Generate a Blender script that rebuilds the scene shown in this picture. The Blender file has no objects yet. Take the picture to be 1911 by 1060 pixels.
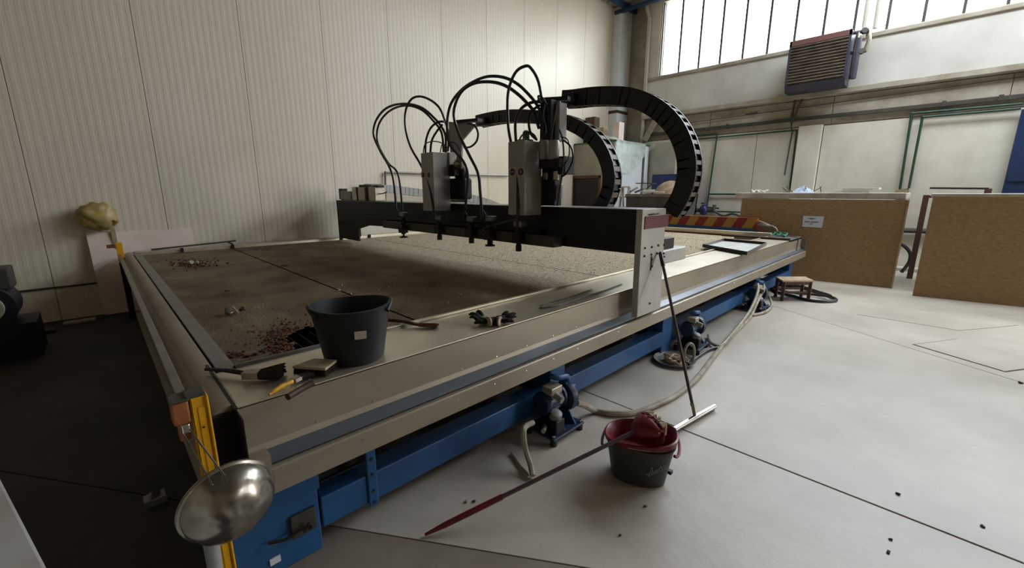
import bpy, bmesh, math, random
import numpy as np
from mathutils import Vector, Matrix
random.seed(7); rng = random.Random(11)
S = bpy.context.scene; COL = S.collection
def lin(c):
    return tuple(((v/255.0)/12.92 if v/255.0 <= .04045 else ((v/255.0+.055)/1.055)**2.4) for v in c)
# ------------------------------------------------------------------ camera
H = 1.55; FP = 782.17; CX, CY = 955.5, 530.0
YAW, PITCH, ROLL = 0.793131, 0.214074, 0.000415
fw = Vector((math.cos(YAW)*math.cos(PITCH), math.sin(YAW)*math.cos(PITCH), -math.sin(PITCH)))
rt = Vector((math.sin(YAW), -math.cos(YAW), 0)); up = rt.cross(fw)
rt, up = (math.cos(ROLL)*rt+math.sin(ROLL)*up, -math.sin(ROLL)*rt+math.cos(ROLL)*up)
cd = bpy.data.cameras.new('camera'); cam = bpy.data.objects.new('camera', cd); COL.objects.link(cam)
cam.matrix_world = Matrix(((rt.x, up.x, -fw.x, 0), (rt.y, up.y, -fw.y, 0), (rt.z, up.z, -fw.z, H), (0, 0, 0, 1)))
cd.sensor_width = 36; cd.lens = FP/1911*36; cd.clip_start = .05; cd.clip_end = 200
S.camera = cam
# ------------------------------------------------------------------ daylight
W = bpy.data.worlds.new('overcast_sky'); S.world = W; W.use_nodes = True
nt = W.node_tree; nt.nodes.clear()
tc = nt.nodes.new('ShaderNodeTexCoord'); sp = nt.nodes.new('ShaderNodeSeparateXYZ'); rp = nt.nodes.new('ShaderNodeValToRGB')
bg = nt.nodes.new('ShaderNodeBackground'); wo = nt.nodes.new('ShaderNodeOutputWorld')
nt.links.new(tc.outputs['Generated'], sp.inputs[0]); nt.links.new(sp.outputs['Z'], rp.inputs[0])
e = rp.color_ramp.elements; e[0].position = 0.0; e[0].color = (.30, .29, .27, 1); e[1].position = .04; e[1].color = (.98, .98, 1, 1)
nt.links.new(rp.outputs[0], bg.inputs[0]); bg.inputs[1].default_value = 9.0; nt.links.new(bg.outputs[0], wo.inputs[0])
def portal(loc, rot, sx, sy):
    l = bpy.data.lights.new('window_portal', 'AREA'); l.shape = 'RECTANGLE'; l.size = sx; l.size_y = sy
    l.cycles.is_portal = True
    o = bpy.data.objects.new('window_portal', l); COL.objects.link(o); o.location = loc; o.rotation_euler = rot
# window openings: right wall clerestory
WY0, WY1, WZ0, WZ1 = -4.0, 6.06, 4.67, 6.55; FYN = -9.0
portal((11.75, (WY0+WY1)/2, (WZ0+WZ1)/2), (0, math.radians(90), 0), WZ1-WZ0, WY1-WY0)
# unseen opening in the near wall, added for daylight from that side
DX0, DX1, DZ1 = 9.2, 11.4, 3.6
portal(((DX0+DX1)/2, FYN-.1, DZ1/2), (math.radians(90), 0, 0), DX1-DX0, DZ1)
# unseen roof opening, added to brighten the right wall and floor
SX0, SX1, SY0, SY1 = 8.6, 10.2, -4.5, 2.2
portal(((SX0+SX1)/2, (SY0+SY1)/2, 6.98), (0, 0, 0), SX1-SX0, SY1-SY0)
S.view_settings.view_transform = 'Standard'; S.view_settings.look = 'None'
S.view_settings.gamma = 1; S.view_settings.use_curve_mapping = False
S.view_settings.exposure = 1.25
# ------------------------------------------------------------------ helpers
def ray(x, y): return fw + (x-CX)/FP*rt - (y-CY)/FP*up
def onp(x, y, ax, v):
    d = ray(x, y); o = Vector((0, 0, H)); return o + d*((v-o[ax])/d[ax])
def oz(x, y, z=0.): return onp(x, y, 2, z)      # point of a horizontal plane seen at that spot
def ox(x, y, v): return onp(x, y, 0, v)
def oy(x, y, v): return onp(x, y, 1, v)

MATS = {}
def M(name, rgb, rough=.6, metal=0., var=.18, scale=2.5, rgb2=None, stretch=(1, 1, 1), bump=0., bscale=40., lo=.35, hi=.7, spec=.5, detail=6, coat=0):
    m = bpy.data.materials.new(name); m.use_nodes = True; t = m.node_tree; n = t.nodes; b = n['Principled BSDF']
    b.inputs['Roughness'].default_value = rough; b.inputs['Metallic'].default_value = metal
    b.inputs['Specular IOR Level'].default_value = spec; b.inputs['Coat Weight'].default_value = coat
    c1 = lin(rgb); c2 = lin(rgb2) if rgb2 else tuple(v*(1-var) for v in c1)
    co = n.new('ShaderNodeTexCoord'); mp = n.new('ShaderNodeMapping'); mp.inputs['Scale'].default_value = stretch
    t.links.new(co.outputs['Object'], mp.inputs[0])
    no = n.new('ShaderNodeTexNoise'); no.inputs['Scale'].default_value = scale; no.inputs['Detail'].default_value = detail; no.inputs['Roughness'].default_value = .6
    t.links.new(mp.outputs[0], no.inputs['Vector'])
    r = n.new('ShaderNodeValToRGB'); r.color_ramp.elements[0].position = lo; r.color_ramp.elements[1].position = hi
    r.color_ramp.elements[0].color = (*c2, 1); r.color_ramp.elements[1].color = (*c1, 1)
    t.links.new(no.outputs[0], r.inputs[0]); t.links.new(r.outputs[0], b.inputs['Base Color'])
    if bump:
        n2 = n.new('ShaderNodeTexNoise'); n2.inputs['Scale'].default_value = bscale; n2.inputs['Detail'].default_value = 4
        t.links.new(mp.outputs[0], n2.inputs['Vector'])
        bu = n.new('ShaderNodeBump'); bu.inputs['Strength'].default_value = bump; bu.inputs['Distance'].default_value = .01
        t.links.new(n2.outputs[0], bu.inputs['Height']); t.links.new(bu.outputs[0], b.inputs['Normal'])
    MATS[name] = m; return m
M('concrete_floor', (200, 193, 180), .42, spec=.45, rgb2=(160, 152, 138), scale=.9, bump=.15, bscale=18, detail=10, lo=.3, hi=.72)
M('floor_dark', (62, 55, 48), .7, rgb2=(34, 29, 25), scale=1.5, bump=.2, bscale=18, detail=10)  # darker floor colour left of the cutting table
M('grit_light', (214, 202, 178), .9, rgb2=(170, 156, 130), scale=20)
M('concrete_shade', (158, 149, 133), .6, rgb2=(118, 108, 93), scale=1.1, bump=.15, bscale=18, detail=10)  # darker copy of the floor concrete, the table's shade put into its colour
M('tray_grey', (218, 218, 214), .38, .45, rgb2=(196, 196, 190), scale=5)
M('joint', (40, 38, 34), .9)
M('panel_white', (222, 214, 197), .42, rgb2=(208, 198, 176), scale=.35, stretch=(1, 1, .35), spec=.5)
M('panel_groove', (150, 147, 135), .6)
M('wall_paint', (216, 212, 198), .8, rgb2=(192, 186, 170), scale=1.1, bump=.12, bscale=8, detail=9)
M('wall_dirty', (178, 172, 156), .85, rgb2=(138, 128, 110), scale=1.8, bump=.2, bscale=10, detail=9)
M('spandrel', (208, 206, 198), .85, rgb2=(184, 180, 171), scale=.8, bump=.15, bscale=9, detail=10)
M('pipe_dark', (70, 66, 58), .6, var=.4, scale=6)
M('pipe_green', (26, 72, 50), .5, var=.45, scale=7)
M('steel_plate', (222, 214, 194), .36, .75, rgb2=(190, 180, 156), scale=2.2, bump=.05, bscale=60, detail=9, lo=.3)
M('steel_fascia', (166, 156, 138), .42, .45, rgb2=(134, 124, 106), scale=1.6, stretch=(.5, 1, 1), detail=8, lo=.25)
M('steel_grey', (135, 133, 128), .4, .6, var=.3, scale=5)
M('channel_blue', (118, 124, 130), .35, .45, rgb2=(86, 92, 100), scale=1.5, stretch=(.4, 1, 1))
M('blue_paint', (36, 88, 138), .42, rgb2=(24, 62, 104), scale=2.0, detail=8, lo=.25, hi=.6)
M('blue_dark', (22, 50, 84), .45, rgb2=(12, 26, 44), scale=12, detail=6)
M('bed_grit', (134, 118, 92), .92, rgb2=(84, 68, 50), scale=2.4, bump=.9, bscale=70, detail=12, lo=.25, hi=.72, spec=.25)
M('bed_rubble', (118, 66, 46), .95, rgb2=(64, 34, 26), scale=20)
M('tank_dark', (34, 26, 22), .9, var=.4)
M('black_steel', (20, 19, 20), .55, .2, var=.4, scale=4)
M('black_plastic', (18, 18, 20), .5, var=.3, scale=8)
M('link_grey', (112, 100, 92), .6, var=.3, scale=12)
M('rubber_hose', (26, 24, 24), .45, var=.2, scale=6)
M('white_hose', (176, 168, 148), .5, rgb2=(120, 110, 92), scale=9)
M('grey_plastic', (138, 137, 133), .5, var=.15, scale=3)
M('cover_grey', (158, 157, 152), .42, .1, var=.22, scale=3)
M('plate_paint', (188, 187, 180), .5, .1, rgb2=(166, 162, 152), scale=3.5)
M('tub_rubber', (33, 38, 40), .55, rgb2=(24, 28, 29), scale=7, spec=.4)
M('osb', (160, 131, 94), .82, rgb2=(132, 106, 74), scale=16, stretch=(1, 1, 2.2), bump=.25, bscale=40, detail=8, lo=.3, hi=.68)
M('wood_dark', (84, 46, 28), .6, rgb2=(52, 28, 18), scale=8, stretch=(1, 1, .3))
M('wood_pale', (190, 170, 140), .6, rgb2=(150, 126, 96), scale=8)
M('white_board', (222, 218, 208), .55, rgb2=(190, 184, 172), scale=2)
M('bench_white', (228, 225, 216), .6, rgb2=(190, 186, 174), scale=4)
M('pink_board', (236, 220, 210), .7, rgb2=(218, 196, 184), scale=2)
M('yellow_paint', (232, 172, 22), .42, rgb2=(178, 122, 14), scale=7, lo=.2, hi=.55)
M('copper', (168, 104, 60), .5, .2, rgb2=(110, 62, 36), scale=9)
M('aluminium', (190, 186, 176), .26, .95, rgb2=(130, 124, 112), scale=6, bump=.1, bscale=12)
M('chrome', (220, 220, 222), .12, 1., var=.1)
M('red_plastic', (128, 20, 34), .38, rgb2=(96, 12, 24), scale=5)
M('red_cloth', (128, 34, 38), .9, rgb2=(84, 18, 24), scale=30, bump=.5, bscale=90)
M('cream_cloth', (196, 176, 150), .9, rgb2=(150, 124, 96), scale=30, bump=.5, bscale=90)
M('bucket_grey', (62, 61, 57), .5, rgb2=(48, 47, 44), scale=5)
M('mop_steel', (92, 78, 74), .45, .3, var=.25)
M('mop_red', (104, 22, 28), .5, var=.3)
M('bristle', (58, 48, 36), .95, rgb2=(34, 28, 22), scale=60, stretch=(1, 1, 1), bump=.8, bscale=160)
M('bristle_tan', (150, 110, 84), .95, rgb2=(104, 70, 52), scale=60, bump=.8, bscale=160)
M('ferrule', (176, 168, 150), .4, .5, var=.3, scale=14)
M('wood_block', (196, 184, 158), .7, rgb2=(150, 134, 108), scale=10)
M('glove_black', (26, 24, 24), .9, rgb2=(14, 13, 13), scale=30, bump=.5, bscale=80)
M('glove_cream', (186, 172, 146), .9, rgb2=(140, 124, 100), scale=30, bump=.5, bscale=80)
M('bag', (186, 164, 104), .45, rgb2=(140, 116, 70), scale=4, bump=.6, bscale=9)
M('paper', (206, 212, 224), .7, var=.06)
M('ink', (44, 46, 66), .8)
M('sticker', (180, 166, 152), .6, var=.15, scale=30)
M('heater_fin', (122, 112, 96), .6, .1, rgb2=(92, 82, 70), scale=5)
M('heater_case', (70, 70, 84), .45, .3, var=.3)
M('heater_red', (120, 84, 78), .5, .3, var=.2)
M('pale_pipe', (190, 186, 172), .5, var=.15)
M('door_blue', (20, 44, 84), .5, var=.3)
M('office_wall', (176, 172, 158), .8, rgb2=(156, 152, 138), scale=1.5)
M('office_white', (226, 232, 236), .6, var=.08)
M('door_brown', (46, 38, 32), .6, var=.3)
M('frame_brown', (112, 72, 50), .6, var=.3)
M('green_edge', (58, 104, 82), .6, var=.3)
M('skip_grey', (104, 104, 104), .6, .2, rgb2=(76, 76, 78), scale=5)
M('valve_blue', (30, 44, 100), .4, var=.3)
M('ceiling_sheet', (168, 160, 144), .7, var=.25, scale=3)
M('purlin_blue', (30, 54, 88), .5, var=.3)
M('rust_band', (88, 56, 46), .7, var=.3)
M('cloth_blue', (196, 208, 222), .9, rgb2=(150, 164, 182), scale=8)
M('twig', (92, 76, 56), .9, var=.4)
M('green_plastic', (24, 124, 84), .45, var=.3)
M('dark_wall', (196, 178, 150), .9, var=.2)
M('crack', (74, 72, 68), .95)
def bed_window_light():  # window light reaching under the gantry, put into the bed colour
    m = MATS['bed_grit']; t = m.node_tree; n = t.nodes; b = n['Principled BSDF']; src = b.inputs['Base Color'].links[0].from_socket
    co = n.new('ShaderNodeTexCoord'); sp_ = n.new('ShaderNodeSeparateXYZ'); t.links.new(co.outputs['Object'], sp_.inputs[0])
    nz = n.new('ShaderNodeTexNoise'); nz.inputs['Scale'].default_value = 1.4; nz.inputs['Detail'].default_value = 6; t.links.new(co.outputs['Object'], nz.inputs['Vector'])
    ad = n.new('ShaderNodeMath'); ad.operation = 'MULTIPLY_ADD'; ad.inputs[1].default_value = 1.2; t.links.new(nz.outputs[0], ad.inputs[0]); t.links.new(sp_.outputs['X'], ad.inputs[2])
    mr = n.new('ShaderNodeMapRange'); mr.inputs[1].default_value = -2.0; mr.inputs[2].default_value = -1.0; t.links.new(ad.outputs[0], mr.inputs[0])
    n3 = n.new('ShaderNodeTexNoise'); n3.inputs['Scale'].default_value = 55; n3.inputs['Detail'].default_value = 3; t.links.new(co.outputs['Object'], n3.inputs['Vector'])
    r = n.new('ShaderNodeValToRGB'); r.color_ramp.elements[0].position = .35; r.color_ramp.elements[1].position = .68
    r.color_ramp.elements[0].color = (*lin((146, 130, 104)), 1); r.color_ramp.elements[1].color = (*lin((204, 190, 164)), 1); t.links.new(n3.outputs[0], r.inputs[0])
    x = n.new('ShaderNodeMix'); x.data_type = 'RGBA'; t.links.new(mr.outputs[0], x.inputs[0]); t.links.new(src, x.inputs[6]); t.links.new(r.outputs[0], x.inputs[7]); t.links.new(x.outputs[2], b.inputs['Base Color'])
bed_window_light()
# glass and film
def glass(name, col, tr, rough=.15):
    m = bpy.data.materials.new(name); m.use_nodes = True; t = m.node_tree; n = t.nodes; n.clear()
    a = n.new('ShaderNodeBsdfTransparent'); a.inputs[0].default_value = (*col, 1)
    g = n.new('ShaderNodeBsdfGlossy'); g.inputs[0].default_value = (.9, .9, .9, 1); g.inputs[1].default_value = rough
    x = n.new('ShaderNodeMixShader'); x.inputs[0].default_value = 1-tr; o = n.new('ShaderNodeOutputMaterial')
    t.links.new(a.outputs[0], x.inputs[1]); t.links.new(g.outputs[0], x.inputs[2]); t.links.new(x.outputs[0], o.inputs[0])
    MATS[name] = m
glass('window_glass', (.93, .97, 1), .93)
def film(name, col, tr):
    m = bpy.data.materials.new(name); m.use_nodes = True; t = m.node_tree; n = t.nodes; n.clear()
    a = n.new('ShaderNodeBsdfTransparent'); d = n.new('ShaderNodeBsdfPrincipled'); d.inputs['Base Color'].default_value = (*lin(col), 1); d.inputs['Roughness'].default_value = .3
    nz = n.new('ShaderNodeTexNoise'); nz.inputs['Scale'].default_value = 5; r = n.new('ShaderNodeMapRange'); r.inputs[1].default_value = .35; r.inputs[2].default_value = .65; r.inputs[3].default_value = 1-tr-.2; r.inputs[4].default_value = 1-tr+.2
    x = n.new('ShaderNodeMixShader'); o = n.new('ShaderNodeOutputMaterial')
    t.links.new(nz.outputs[0], r.inputs[0]); t.links.new(r.outputs[0], x.inputs[0])
    t.links.new(a.outputs[0], x.inputs[1]); t.links.new(d.outputs[0], x.inputs[2]); t.links.new(x.outputs[0], o.inputs[0]); MATS[name] = m
film('plastic_film', (224, 238, 228), .5)
def hazard():
    m = bpy.data.materials.new('hazard'); m.use_nodes = True; t = m.node_tree; n = t.nodes; b = n['Principled BSDF']; b.inputs['Roughness'].default_value = .5
    co = n.new('ShaderNodeTexCoord'); s = n.new('ShaderNodeSeparateXYZ'); t.links.new(co.outputs['Object'], s.inputs[0])
    a = n.new('ShaderNodeMath'); a.operation = 'MULTIPLY'; a.inputs[1].default_value = .55; t.links.new(s.outputs['Z'], a.inputs[0])
    c = n.new('ShaderNodeMath'); c.operation = 'ADD'; t.links.new(s.outputs['Y'], c.inputs[0]); t.links.new(a.outputs[0], c.inputs[1])
    d = n.new('ShaderNodeMath'); d.operation = 'DIVIDE'; d.inputs[1].default_value = HP; t.links.new(c.outputs[0], d.inputs[0])
    f = n.new('ShaderNodeMath'); f.operation = 'FRACT'; t.links.new(d.outputs[0], f.inputs[0])
    g = n.new('ShaderNodeMath'); g.operation = 'GREATER_THAN'; g.inputs[1].default_value = .5; t.links.new(f.outputs[0], g.inputs[0])
    x = n.new('ShaderNodeMix'); x.data_type = 'RGBA'; x.inputs[6].default_value = (*lin((136, 30, 32)), 1); x.inputs[7].default_value = (*lin((176, 130, 48)), 1)
    t.links.new(g.outputs[0], x.inputs[0]); t.links.new(x.outputs[2], b.inputs['Base Color']); MATS['hazard'] = m
HP = (ox(1373, 406, 8.8)-ox(1412, 406, 8.8)).y
hazard()

def ident(name, label, cat, group=None, loc=(0, 0, 0)):
    o = bpy.data.objects.new(name, None); COL.objects.link(o); o.location = loc; o.empty_display_size = .1
    tag(o, label, cat, group); return o
def tag(o, label=None, cat=None, group=None, kind=None):
    if label: o['label'] = label
    if cat: o['category'] = cat
    if group: o['group'] = group
    if kind: o['kind'] = kind
    return o
def bez(a, b, n):
    return [a.lerp(b, i/n) for i in range(n+1)]
def spline(pts, per=6, closed=False):
    pts = [Vector(p) for p in pts]; out = []; n = len(pts)
    rngi = range(n if closed else n-1)
    for i in rngi:
        g = (lambda k: pts[k % n]) if closed else (lambda k: pts[max(0, min(n-1, k))])
        p0, p1, p2, p3 = g(i-1), g(i), g(i+1), g(i+2)
        for k in range(per):
            t = k/per
            out.append(.5*((2*p1)+(-p0+p2)*t+(2*p0-5*p1+4*p2-p3)*t*t+(-p0+3*p1-3*p2+p3)*t**3))
    if not closed: out.append(pts[-1])
    return out
class MB:
    def __init__(s): s.v = []; s.f = []
    def add(s, vs, fs):
        o = len(s.v); s.v += [Vector(v) for v in vs]; s.f += [tuple(o+i for i in f) for f in fs]; return s
    def box(s, x0, x1, y0, y1, z0, z1):
        return s.add([(x, y, z) for x in (x0, x1) for y in (y0, y1) for z in (z0, z1)], [(0, 1, 3, 2), (4, 6, 7, 5), (0, 4, 5, 1), (2, 3, 7, 6), (0, 2, 6, 4), (1, 5, 7, 3)])
    def obox(s, c, sx, sy, sz, rot=(0, 0, 0)):
        from mathutils import Euler
        R = rot if isinstance(rot, Matrix) else Euler(rot).to_matrix(); c = Vector(c)
        vs = [c + R @ Vector((x*sx/2, y*sy/2, z*sz/2)) for x in (-1, 1) for y in (-1, 1) for z in (-1, 1)]
        return s.add(vs, [(0, 1, 3, 2), (4, 6, 7, 5), (0, 4, 5, 1), (2, 3, 7, 6), (0, 2, 6, 4), (1, 5, 7, 3)])
    def bar(s, a, b, w, h, upv=(0, 0, 1)):
        a = Vector(a); b = Vector(b); d = (b-a).normalized(); u = Vector(upv); r = d.cross(u)
        if r.length < 1e-4: r = d.cross(Vector((0, 1, 0)))
        r.normalize(); u = r.cross(d)
        vs = [p + r*i*w/2 + u*j*h/2 for p in (a, b) for i in (-1, 1) for j in (-1, 1)]
        return s.add(vs, [(0, 1, 3, 2), (4, 6, 7, 5), (0, 4, 5, 1), (2, 3, 7, 6), (0, 2, 6, 4), (1, 5, 7, 3)])
    def tube(s, pts, r, n=8, closed=False, cap=True):
        pts = [Vector(p) for p in pts]; m = len(pts); rs = r if isinstance(r, (list, tuple)) else [r]*m
        if len(rs) != m: rs = [rs[min(len(rs)-1, int(i*len(rs)/m))] for i in range(m)]
        t0 = (pts[1]-pts[0]).normalized(); u = t0.orthogonal().normalized(); o = len(s.v); prev = t0
        for i, p in enumerate(pts):
            if closed: t = (pts[(i+1) % m]-pts[i-1])
            else: t = pts[min(m-1, i+1)]-pts[max(0, i-1)]
            t = t.normalized() if t.length > 1e-9 else prev
            q = prev.rotation_difference(t); u = q @ u; u = (u - t*u.dot(t)).normalized(); prev = t; w = t.cross(u)
            for k in range(n):
                a = 2*math.pi*k/n; s.v.append(p+(u*math.cos(a)+w*math.sin(a))*rs[i])
        for i in range(m if closed else m-1):
            j = (i+1) % m
            for k in range(n):
                s.f.append((o+i*n+k, o+i*n+(k+1) % n, o+j*n+(k+1) % n, o+j*n+k))
        if cap and not closed:
            s.f.append(tuple(o+k for k in range(n))[::-1]); s.f.append(tuple(o+(m-1)*n+k for k in range(n)))
        return s
    def cyl(s, a, b, r, n=16, r2=None):
        return s.tube([a, b], [r, r if r2 is None else r2], n)
    def lathe(s, prof, c, n=32, ax=(0, 0, 1), sx=1., sy=1., rotz=0., close=False):
        c = Vector(c); ax = Vector(ax).normalized()
        if abs(ax.z) > .999: u = Vector((math.cos(rotz), math.sin(rotz), 0)); 
        else: u = ax.cross(Vector((0, 0, 1))).normalized()
        w = ax.cross(u); o = len(s.v)
        for (r, z) in prof:
            for k in range(n):
                a = 2*math.pi*k/n; s.v.append(c+ax*z+u*math.cos(a)*r*sx+w*math.sin(a)*r*sy)
        for i in range(len(prof)-1):
            for k in range(n): s.f.append((o+i*n+k, o+i*n+(k+1) % n, o+(i+1)*n+(k+1) % n, o+(i+1)*n+k))
        s.f.append(tuple(o+k for k in range(n))[::-1]); s.f.append(tuple(o+(len(prof)-1)*n+k for k in range(n)))
        return s
    def prism(s, poly, ax, a, b):   # 2D polygon in the two other axes (in axis order), extruded along ax
        n = len(poly); vs = []
        for v in (a, b):
            for p in poly:
                q = list(p); q.insert(ax, v); vs.append(q)
        s.add(vs, [tuple(range(n)), tuple(range(n, 2*n))[::-1]]+[(i, (i+1) % n, n+(i+1) % n, n+i) for i in range(n)]); return s
    def ell(s, c, rx, ry, rz, n=12, m=8, rot=None, jit=0.):
        c = Vector(c); o = len(s.v); R = rot or Matrix.Identity(3)
        for i in range(m+1):
            th = math.pi*i/m
            for k in range(n):
                ph = 2*math.pi*k/n; j = 1+jit*(rng.random()-.5)
                s.v.append(c+R @ Vector((rx*math.sin(th)*math.cos(ph)*j, ry*math.sin(th)*math.sin(ph)*j, rz*math.cos(th)*j)))
        for i in range(m):
            for k in range(n): s.f.append((o+i*n+k, o+i*n+(k+1) % n, o+(i+1)*n+(k+1) % n, o+(i+1)*n+k))
        return s
    def build(s, name, mat, parent=None, bev=0, smooth=False, seg=2, label=None):
        me = bpy.data.meshes.new(name); off = Vector((0, 0, 0))
        if parent is not None:
            q = parent; 
            while q is not None: off += q.location; q = q.parent
            off = Vector(off)
        me.from_pydata([tuple(v-off) for v in s.v], [], s.f); me.validate(); me.update()
        bm = bmesh.new(); bm.from_mesh(me); bmesh.ops.recalc_face_normals(bm, faces=bm.faces); bm.to_mesh(me); bm.free()
        me.materials.append(MATS[mat] if isinstance(mat, str) else mat)
        o = bpy.data.objects.new(name, me); COL.objects.link(o)
        if parent is not None: o.parent = parent
        if smooth:
            me.polygons.foreach_set('use_smooth', [True]*len(me.polygons))
            try: me.set_sharp_from_angle(angle=math.radians(40))
            except Exception: pass
        if bev:
            b = o.modifiers.new('bevel', 'BEVEL'); b.width = bev; b.segments = seg; b.limit_method = 'ANGLE'; b.angle_limit = math.radians(35)
        if label: o['label'] = label
        return o
def struct(o): o['kind'] = 'structure'; return o
def dup(root, loc, label, rotz=0, name=None):
    r = root.copy(); COL.objects.link(r); r.location = loc; r.rotation_euler = (0, 0, rotz); r['label'] = label
    for ch in list(root.children):
        c = ch.copy(); COL.objects.link(c); c.parent = r
        for g in ch.children:
            d = g.copy(); COL.objects.link(d); d.parent = c
    return r
def text(s, size, mat, parent, M4, name='lettering', ext=.0006):
    cu = bpy.data.curves.new(name, 'FONT'); cu.body = s; cu.size = size; cu.align_x = 'CENTER'; cu.align_y = 'CENTER'; cu.extrude = ext
    o = bpy.data.objects.new(name, cu); COL.objects.link(o); dg = bpy.context.evaluated_depsgraph_get()
    me = bpy.data.meshes.new_from_object(o.evaluated_get(dg)); bpy.data.objects.remove(o)
    me.materials.clear(); me.materials.append(MATS[mat]); me.transform(M4)
    off = Vector((0, 0, 0)); q = parent
    while q is not None: off += q.location; q = q.parent
    me.transform(Matrix.Translation(-off))
    o = bpy.data.objects.new(name, me); COL.objects.link(o); o.parent = parent; return o

# ================================================================== STRUCTURE
FX0, FX1, FY0, FY1 = -5.0, 12.1, -9.0, 7.5
WL = 7.5; WR = 11.6; CZ = 6.7
def clip(poly, p, n):
    out = []; m = len(poly)
    for i in range(m):
        a, b = poly[i], poly[(i+1) % m]; da = (a[0]-p[0])*n[0]+(a[1]-p[1])*n[1]; db = (b[0]-p[0])*n[0]+(b[1]-p[1])*n[1]
        if da >= 0: out.append(a)
        if da*db < 0:
            t = da/(da-db); out.append((a[0]+(b[0]-a[0])*t, a[1]+(b[1]-a[1])*t))
    return out
floor = MB().box(FX0, FX1, FY0, FY1+.1, -.15, -.02).build('floor', 'joint'); struct(floor)
cuts = [((.79, 1.52), Vector((.5, -.73)), .004), ((2.61, 0), Vector((0.012, -1)), .008), ((6.586, 1.454), Vector((-.845, -1.43)), .005), ((9.9, 0), Vector((0, -1)), .005)]
polys = [[(FX0, FY0), (FX1, FY0), (FX1, FY1+.1), (FX0, FY1+.1)]]
for p, d, g in cuts:
    d = d.normalized(); n = (d.y, -d.x); new = []
    for q in polys:
        for sgn in (1, -1):
            nn = (n[0]*sgn, n[1]*sgn); r = clip(q, (p[0]+nn[0]*g, p[1]+nn[1]*g), nn)
            if len(r) > 2: new.append(r)
    polys = new
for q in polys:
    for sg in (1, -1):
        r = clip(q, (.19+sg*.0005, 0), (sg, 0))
        if len(r) > 2: MB().prism(r, 2, -.02, 0).build('slab', ('concrete_floor' if sg > 0 else 'floor_dark') if not (sg > 0 and all((p[0]-.79)*.825+(p[1]-1.52)*.565 < .03 for p in r)) else 'concrete_shade', floor)
hz = [(5.90, .02), (6.48, -.31), (6.08, -.93), (5.54, -.60)]
MB().prism(hz, 2, 0, .002).build('hatch_frame', 'crack', floor)
hc = Vector((6.0, -.45, 0)); MB().prism([tuple(hc.xy+(Vector(p)-hc.xy)*.965) for p in hz], 2, .0, .005).build('hatch_cover', 'concrete_floor', floor, label='rectangular access cover set in the floor')
# far thin crack
MB().tube([oz(x, y, .0) for x, y in ((1600, 587), (1690, 601), (1790, 617), (1850, 612), (1900, 607))], .003, 4).build('crack', 'crack', floor)

# wall_left : ribbed sandwich panels
wl = MB().box(FX0, FX1, WL, WL+.2, 0, CZ+.3).build('wall_left', 'panel_groove'); struct(wl)
PW = 1.18
def panel_profile(x0, x1, ribs, y):
    n = int(round((x1-x0)/.0787)); pts = []; st = (x1-x0-.008)/n
    for i in range(n):
        a = x0+.004+i*st
        pts += [(a, y), (a+st*.40, y), (a+st*.47, y-.0010), (a+st*.93, y-.0010)]
    pts.append((x1-.004, y)); return pts
for k in range(-5, 10):
    x0 = .70+PW*k; x1 = min(x0+PW, 12.1)
    pr = panel_profile(x0, x1, 15, WL-.006)
    m = MB(); vs = []; n = len(pr)
    for z in (0, CZ+.2): vs += [(x, y, z) for x, y in pr]
    m.add(vs, [(i, i+1, n+i+1, n+i) for i in range(n-1)])
    m.add([(x0+.004, WL-.006, 0), (x0+.004, WL, 0), (x0+.004, WL, CZ), (x0+.004, WL-.006, CZ), (x1-.004, WL-.006, 0), (x1-.004, WL, 0), (x1-.004, WL, CZ), (x1-.004, WL-.006, CZ)], [(0, 1, 2, 3), (4, 5, 6, 7)])
    m.build('panel', 'panel_white', wl)
MB().tube([(-3.5, WL-.02, .40), (.2, WL-.02, .42), (1.4, WL-.02, .43)], .012, 6).build('cable', 'pipe_dark', wl)

# wall_right
wr = MB().box(WR+.05, WR+.35, FY0, 6.43, 0, 4.60).box(WR+.05, WR+.35, FY0, 6.43, WZ1, CZ+.3).box(WR+.05, WR+.35, 6.06, 6.43, 4.6, WZ1).box(12.0, 12.35, 6.3, 7.7, 0, CZ+.3).build('wall_right', 'wall_dirty'); struct(wr)
lows = [6.40, 4.92, 3.41, 2.55, None, 2.12, .62, -.62]
def pan(y1, y0, x=WR, z0=0, z1=2.98): MB().box(x, WR+.06, y0+.006, y1-.006, z0, z1).build('precast_panel', 'wall_paint', wr, bev=.004)
for a, b in ((6.40, 4.92), (4.92, 3.41), (3.41, 2.56), (2.11, .70), (.70, -.75), (-2.9, -5.5), (-5.5, -9)): pan(a, b)
MB().box(WR-.10, WR+.06, 2.12, 2.55, 0, 3.0).build('pilaster', 'wall_paint', wr, bev=.006)
for a, b in ((6.42, 4.55), (4.55, 2.0), (2.0, -.5), (-.5, -3), (-3, -9)): MB().box(WR+.015, WR+.06, b+.005, a-.005, 3.01, 3.56).build('block_course', 'wall_dirty', wr, bev=.004)
m = MB()
m.add([(x, y, z) for y in (FY0, 6.43) for x, z in ((WR+.06, 3.57), (WR-.12, 3.59), (WR-.12, 3.68), (WR, 3.71), (WR+.06, 3.71))], [(0, 1, 2, 3, 4), (9, 8, 7, 6, 5)]+[(i, (i+1) % 5, 5+(i+1) % 5, 5+i) for i in range(5)])
m.build('ledge', 'wall_dirty', wr)
MB().box(WR, WR+.06, FY0, 6.43, 3.71, 4.60).build('spandrel', 'spandrel', wr)
MB().box(WR-.04, WR+.3, FY0, 6.43, 4.59, 4.665).build('sill', 'wall_dirty', wr, bev=.01)
MB().box(WR, WR+.35, FYN, WY0, 4.6, WZ1+.1).build('wall_block', 'wall_dirty', wr)
MB().box(WR, WR+.06, 6.10, 6.43, 4.66, WZ1).build('jamb', 'wall_paint', wr)
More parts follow.
